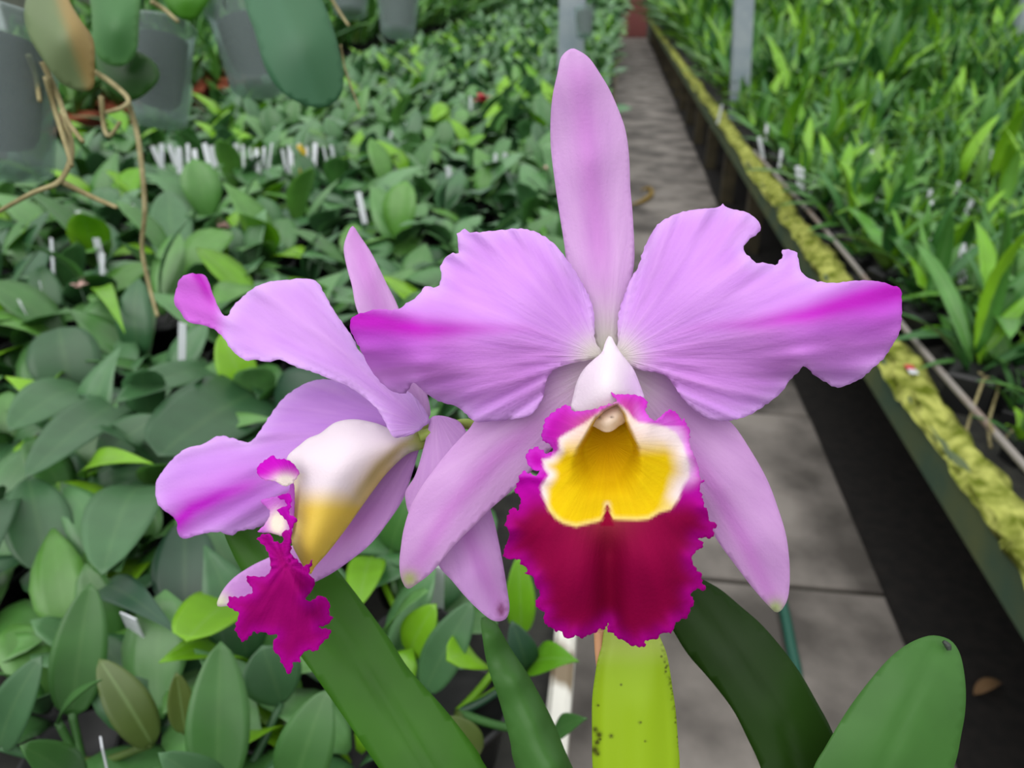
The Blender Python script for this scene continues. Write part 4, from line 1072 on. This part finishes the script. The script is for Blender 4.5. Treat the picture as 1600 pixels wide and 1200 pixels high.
for pts in ([(44, 86), (55, 118), (62, 158)], [(66, 96), (90, 150), (105, 188), (130, 222)], [(98, 172), (112, 236), (94, 282), (50, 302), (-5, 332)], [(96, 284), (138, 305), (182, 324)], [(72, 120), (84, 165), (104, 230), (112, 260)]):
    root(hA, pts, .585, 5.0)
hB = hanging('cloudy clear pot half hidden by its own dark green leaves', (252, 42), (248, 190), .95, 50, 42)
hleaf(hB, [(140, -50), (143, 20), (146, 70), (160, 96), (190, 104), (212, 84), (217, 40), (214, -50)], .80, one((66, 116, 62), (80, 130, 70)))
hleaf(hB, [(150, 60), (152, 110), (170, 140), (205, 158), (236, 140), (250, 118), (240, 96), (215, 80), (180, 70)], .84, one((40, 78, 32), (54, 96, 40)), bend=0.02)
hleaf(hB, [(250, -50), (258, 5), (280, 28), (302, 32), (320, 12), (335, -20), (330, -50)], .90, one((72, 134, 34)), bend=0.02)
for pts, rp_ in (([(146, 112), (172, 128), (200, 154), (192, 168), (166, 176)], 4.5), ([(200, 160), (214, 208), (222, 268), (226, 330), (222, 390), (234, 450), (246, 494)], 4.5), ([(158, 150), (163, 200), (172, 212), (188, 190)], 4), ([(236, 2), (258, 16), (278, 34)], 4)):
    root(hB, pts, .80, rp_)
hC = hanging('tilted cloudy clear pot with one big drooping dark leaf', (386, 16), (406, 138), .95, 60, 44, fill=0.8, fill0=0.28)
hleaf(hC, [(378, -50), (384, 10), (398, 50), (412, 100), (434, 138), (470, 162), (508, 168), (532, 150), (537, 118), (528, 70), (516, 30), (500, -10), (486, -50)], .66, two_tone((62, 108, 76), (54, 100, 66), [(420, -50), (455, 40), (500, 168)]))
root(hC, [(508, -20), (528, 15), (545, 40)], .85, 3); root(hC, [(532, 70), (540, 110), (562, 172)], .72, 2)
hD = hanging('small clear pot hung beyond the drooping leaf', (622, -34), (622, 52), 1.9, 36, 27)
hE = hanging('clear pot hung against the grey-blue post', (913, 14), (913, 56), 4.4, 15, 12)
hF = hanging('black-filled pot hung high beyond the dark leaf', (547, -40), (547, 20), 2.2, 30, 26, fill0=0.03)
for e_ in (hA, hB, hC, hD, hE, hF):
    pass
xs_ = [tuple(e_.location) for e_ in (hA, hB, hC, hD, hE, hF)]
for i, yy in enumerate(sorted({round(v[1], 2) for v in xs_})):
    o = wmesh('overhead_pipe', *tube_vf([(-5.0, yy, PIPE_Z), (-2, yy, PIPE_Z), (1.2, yy, PIPE_Z)], 0.012, 10), M['wire'])
    names_ = ['large clear pot with the yellowing leaf', 'pot half hidden by dark leaves', 'tilted pot', 'small clear pot', 'black-filled pot', 'pot against the post']
    own = min(range(6), key=lambda k: abs(xs_[k][1] - yy))
    tag(o, 'overhead steel pipe carrying the ' + [names_[0], names_[1], names_[2], names_[3], names_[5], names_[4]][own], 'pipe')
# ------------------------------------------------------------------ plant labels
LAB = mesh_from('plant_label', *box_vf(-.0075, .0075, -.0006, .0006, 0, .085, 0.0), M['label'], smooth=False)
LABY = mesh_from('plant_label', *box_vf(-.0075, .0075, -.0006, .0006, 0, .085, 0.0), M['label_yellow'], smooth=False)
def plabel(px, py, ztop, label, group, me=LAB, sc=1.0, lean=0.25):
    T = at_z(px, py, ztop)
    o = link('plant_label', me)
    o.rotation_euler = (random.uniform(-lean, lean) - 0.1, random.uniform(-lean, lean), random.uniform(-0.9, 0.9))
    o.scale = (sc, sc, sc)
    R_ = o.rotation_euler.to_matrix()
    o.location = Vector(T) - R_ @ Vector((0, 0, 0.085 * sc))
    return tag(o, label, 'plant label', group)
rr = random.Random(12)
x_ = 238
while x_ < 520:
    y_ = 232 + rr.uniform(-5, 6)
    plabel(x_, y_ - 4, LB_Z + .215, 'white plastic plant label in the row across the left bench', 'white labels in a row on the left bench', sc=rr.uniform(0.9, 1.2))
    x_ += rr.uniform(9, 17)
plabel(467, 226, LB_Z + .22, 'yellow plastic plant label in the row of white labels', None, LABY)
plabel(474, 232, LB_Z + .22, 'second yellow plastic label standing just behind the first yellow one', None, LABY)
for px, py in ((80, 372), (150, 372), (310, 290), (320, 282), (175, 262), (62, 440), (160, 395), (285, 505), (612, 205), (635, 190), (560, 300), (430, 200), (775, 240), (790, 238), (735, 150), (855, 120), (700, 260), (30, 470), (120, 330), (205, 320)):
    plabel(px, py, LB_Z + .18, 'white plastic plant label scattered among the left bench leaves', 'stray white labels on the left bench', sc=rr.uniform(0.8, 1.1))
plabel(200, 962, LB_Z + .15, 'bright white label standing between the oblong upright leaves', None, sc=1.15)
plabel(158, 1160, LB_Z + .13, 'white label low between the brown-tinged leaves', None)
plabel(682, 885, LB_Z + .13, 'white label showing between the two hanging sepals', None)
for k in range(70):
    px = rr.uniform(1120, 1600); lo_ = 150 + (px - 1100) * 0.55
    py = rr.uniform(max(60, lo_ - 260), lo_ + 40)
    plabel(px, py, RB_Z + .19, 'white plastic plant label scattered among the right bench seedlings', 'white labels on the right bench', sc=rr.uniform(1.0, 1.5))
# ------------------------------------------------------------------ small things
def blossom(name, px, py, z, size, mat, label, cat):
    P = at_z(px, py, z)
    parts = []
    e = empty(name, tuple(P), label, cat)
    for k in range(5):
        a = k * 1.257 + px
        D = np.array([math.cos(a), math.sin(a), 0.5 + 0.4 * math.sin(k * 2.3)])
        V, F, UV = leaf_grid(P, P + D * size, size * 0.8, (-math.cos(a) * .5, -math.sin(a) * .5, 1), arch=0.15, fold=0.15, shape='oval', nu=7, nv=4, thick=0.0008, seed=k)
        wmesh('petal', V, F, mat, e, uv=UV)
    Vb, Fb = tube_vf([P + np.array([0, 0, -0.10]), P + np.array([0.004, 0, -0.05]), P], 0.0015, 6)
    wmesh('stem', Vb, Fb, M['leaf_dark'], e, uv=np.zeros((len(Vb), 2)))
    return e
blossom('small_flower', 350, 357, LB_Z + .16, .016, M['pink'], 'small faded pink flower among the left bench leaves', 'flower')
blossom('small_flower', 126, 450, LB_Z + .16, .014, M['pink'], 'small faded pink flower above a pale folded leaf', 'flower')
blossom('small_flower', 755, 160, LB_Z + .26, .034, M['red'], 'small red flower in the middle of the left bench', 'flower')
blossom('small_flower', 858, 268, LB_Z + .17, .02, M['pink'], 'small pale pink flower beside the path side of the left bench', 'flower')
blossom('small_flower', 1396, 0 + 478, RB_Z + .14, .012, M['dry_yellow'], 'small yellow flower at the edge of the right bench', 'flower')
P = [at_z(*q, 0.014) for q in ((1170, 820), (1205, 890), (1224, 950), (1236, 1010), (1245, 1060), (1235, 1120), (1190, 1180))]
tag(wmesh('garden_hose', *tube_vf(spline(P, 6), 0.013, 10), M['hose']), 'short green hose lying on the concrete slabs', 'hose')
P = [at_z(*q, 0.02) for q in ((986, 320), (1004, 314), (1018, 303), (1014, 294), (1002, 297))]
tag(wmesh('dry_leaf', *tube_vf(spline(P, 5), [.004 + .014 * math.sin(math.pi * k / 20) for k in range(21)], 8), M['dry_yellow']), 'curled dry yellow leaf lying on the path slabs', 'leaf')
P0 = at_z(1522, 1085, -0.03)
Vd, Fd, UVd = leaf_grid(P0, P0 + np.array([.07, .03, .012]), .03, (0, 0, 1), arch=.2, fold=.3, shape='acute', nu=9, nv=4)
tag(wmesh('withered_leaf', Vd, Fd, M['brown'], None, uv=UVd), 'withered brown leaf lying on the dark soil under the bench', 'leaf')
rt_ = empty('root_clump_orchid', tuple(at_z(1535, 610, RB_Z)), 'right bench orchid sending pale aerial roots over the rod', 'orchid plant')
link('pot', POT_S, rt_)
for me in STRAP_ME[2]: link('leaf', me, rt_)
for pts in ([(1538, 590), (1520, 640), (1508, 680)], [(1540, 590), (1560, 600), (1545, 660), (1548, 700)], [(1535, 585), (1500, 575), (1478, 600)], [(1545, 660), (1562, 690), (1582, 672)]):
    P = [at_z(x_, y_, RB_Z + .10 - .03 * i) for i, (x_, y_) in enumerate(pts)]
    wmesh('aerial_root', *tube_vf(spline(P, 5), 0.0035, 6), M['root'], rt_)
P = at_z(1424, 578, RB_Z + .064)
t_ = empty('plant_label', tuple(P), 'red and white label lying on the moss of the bench edge', 'plant label')
for (a, b_, mm, nm) in ((-.024, .0, 'label', 'white_half'), (.0, .026, 'label_red', 'red_half')):
    wmesh(nm, *box_vf(P[0] - .010, P[0] + .010, P[1] + a, P[1] + b_, P[2], P[2] + .002), M[mm], t_, smooth=False)
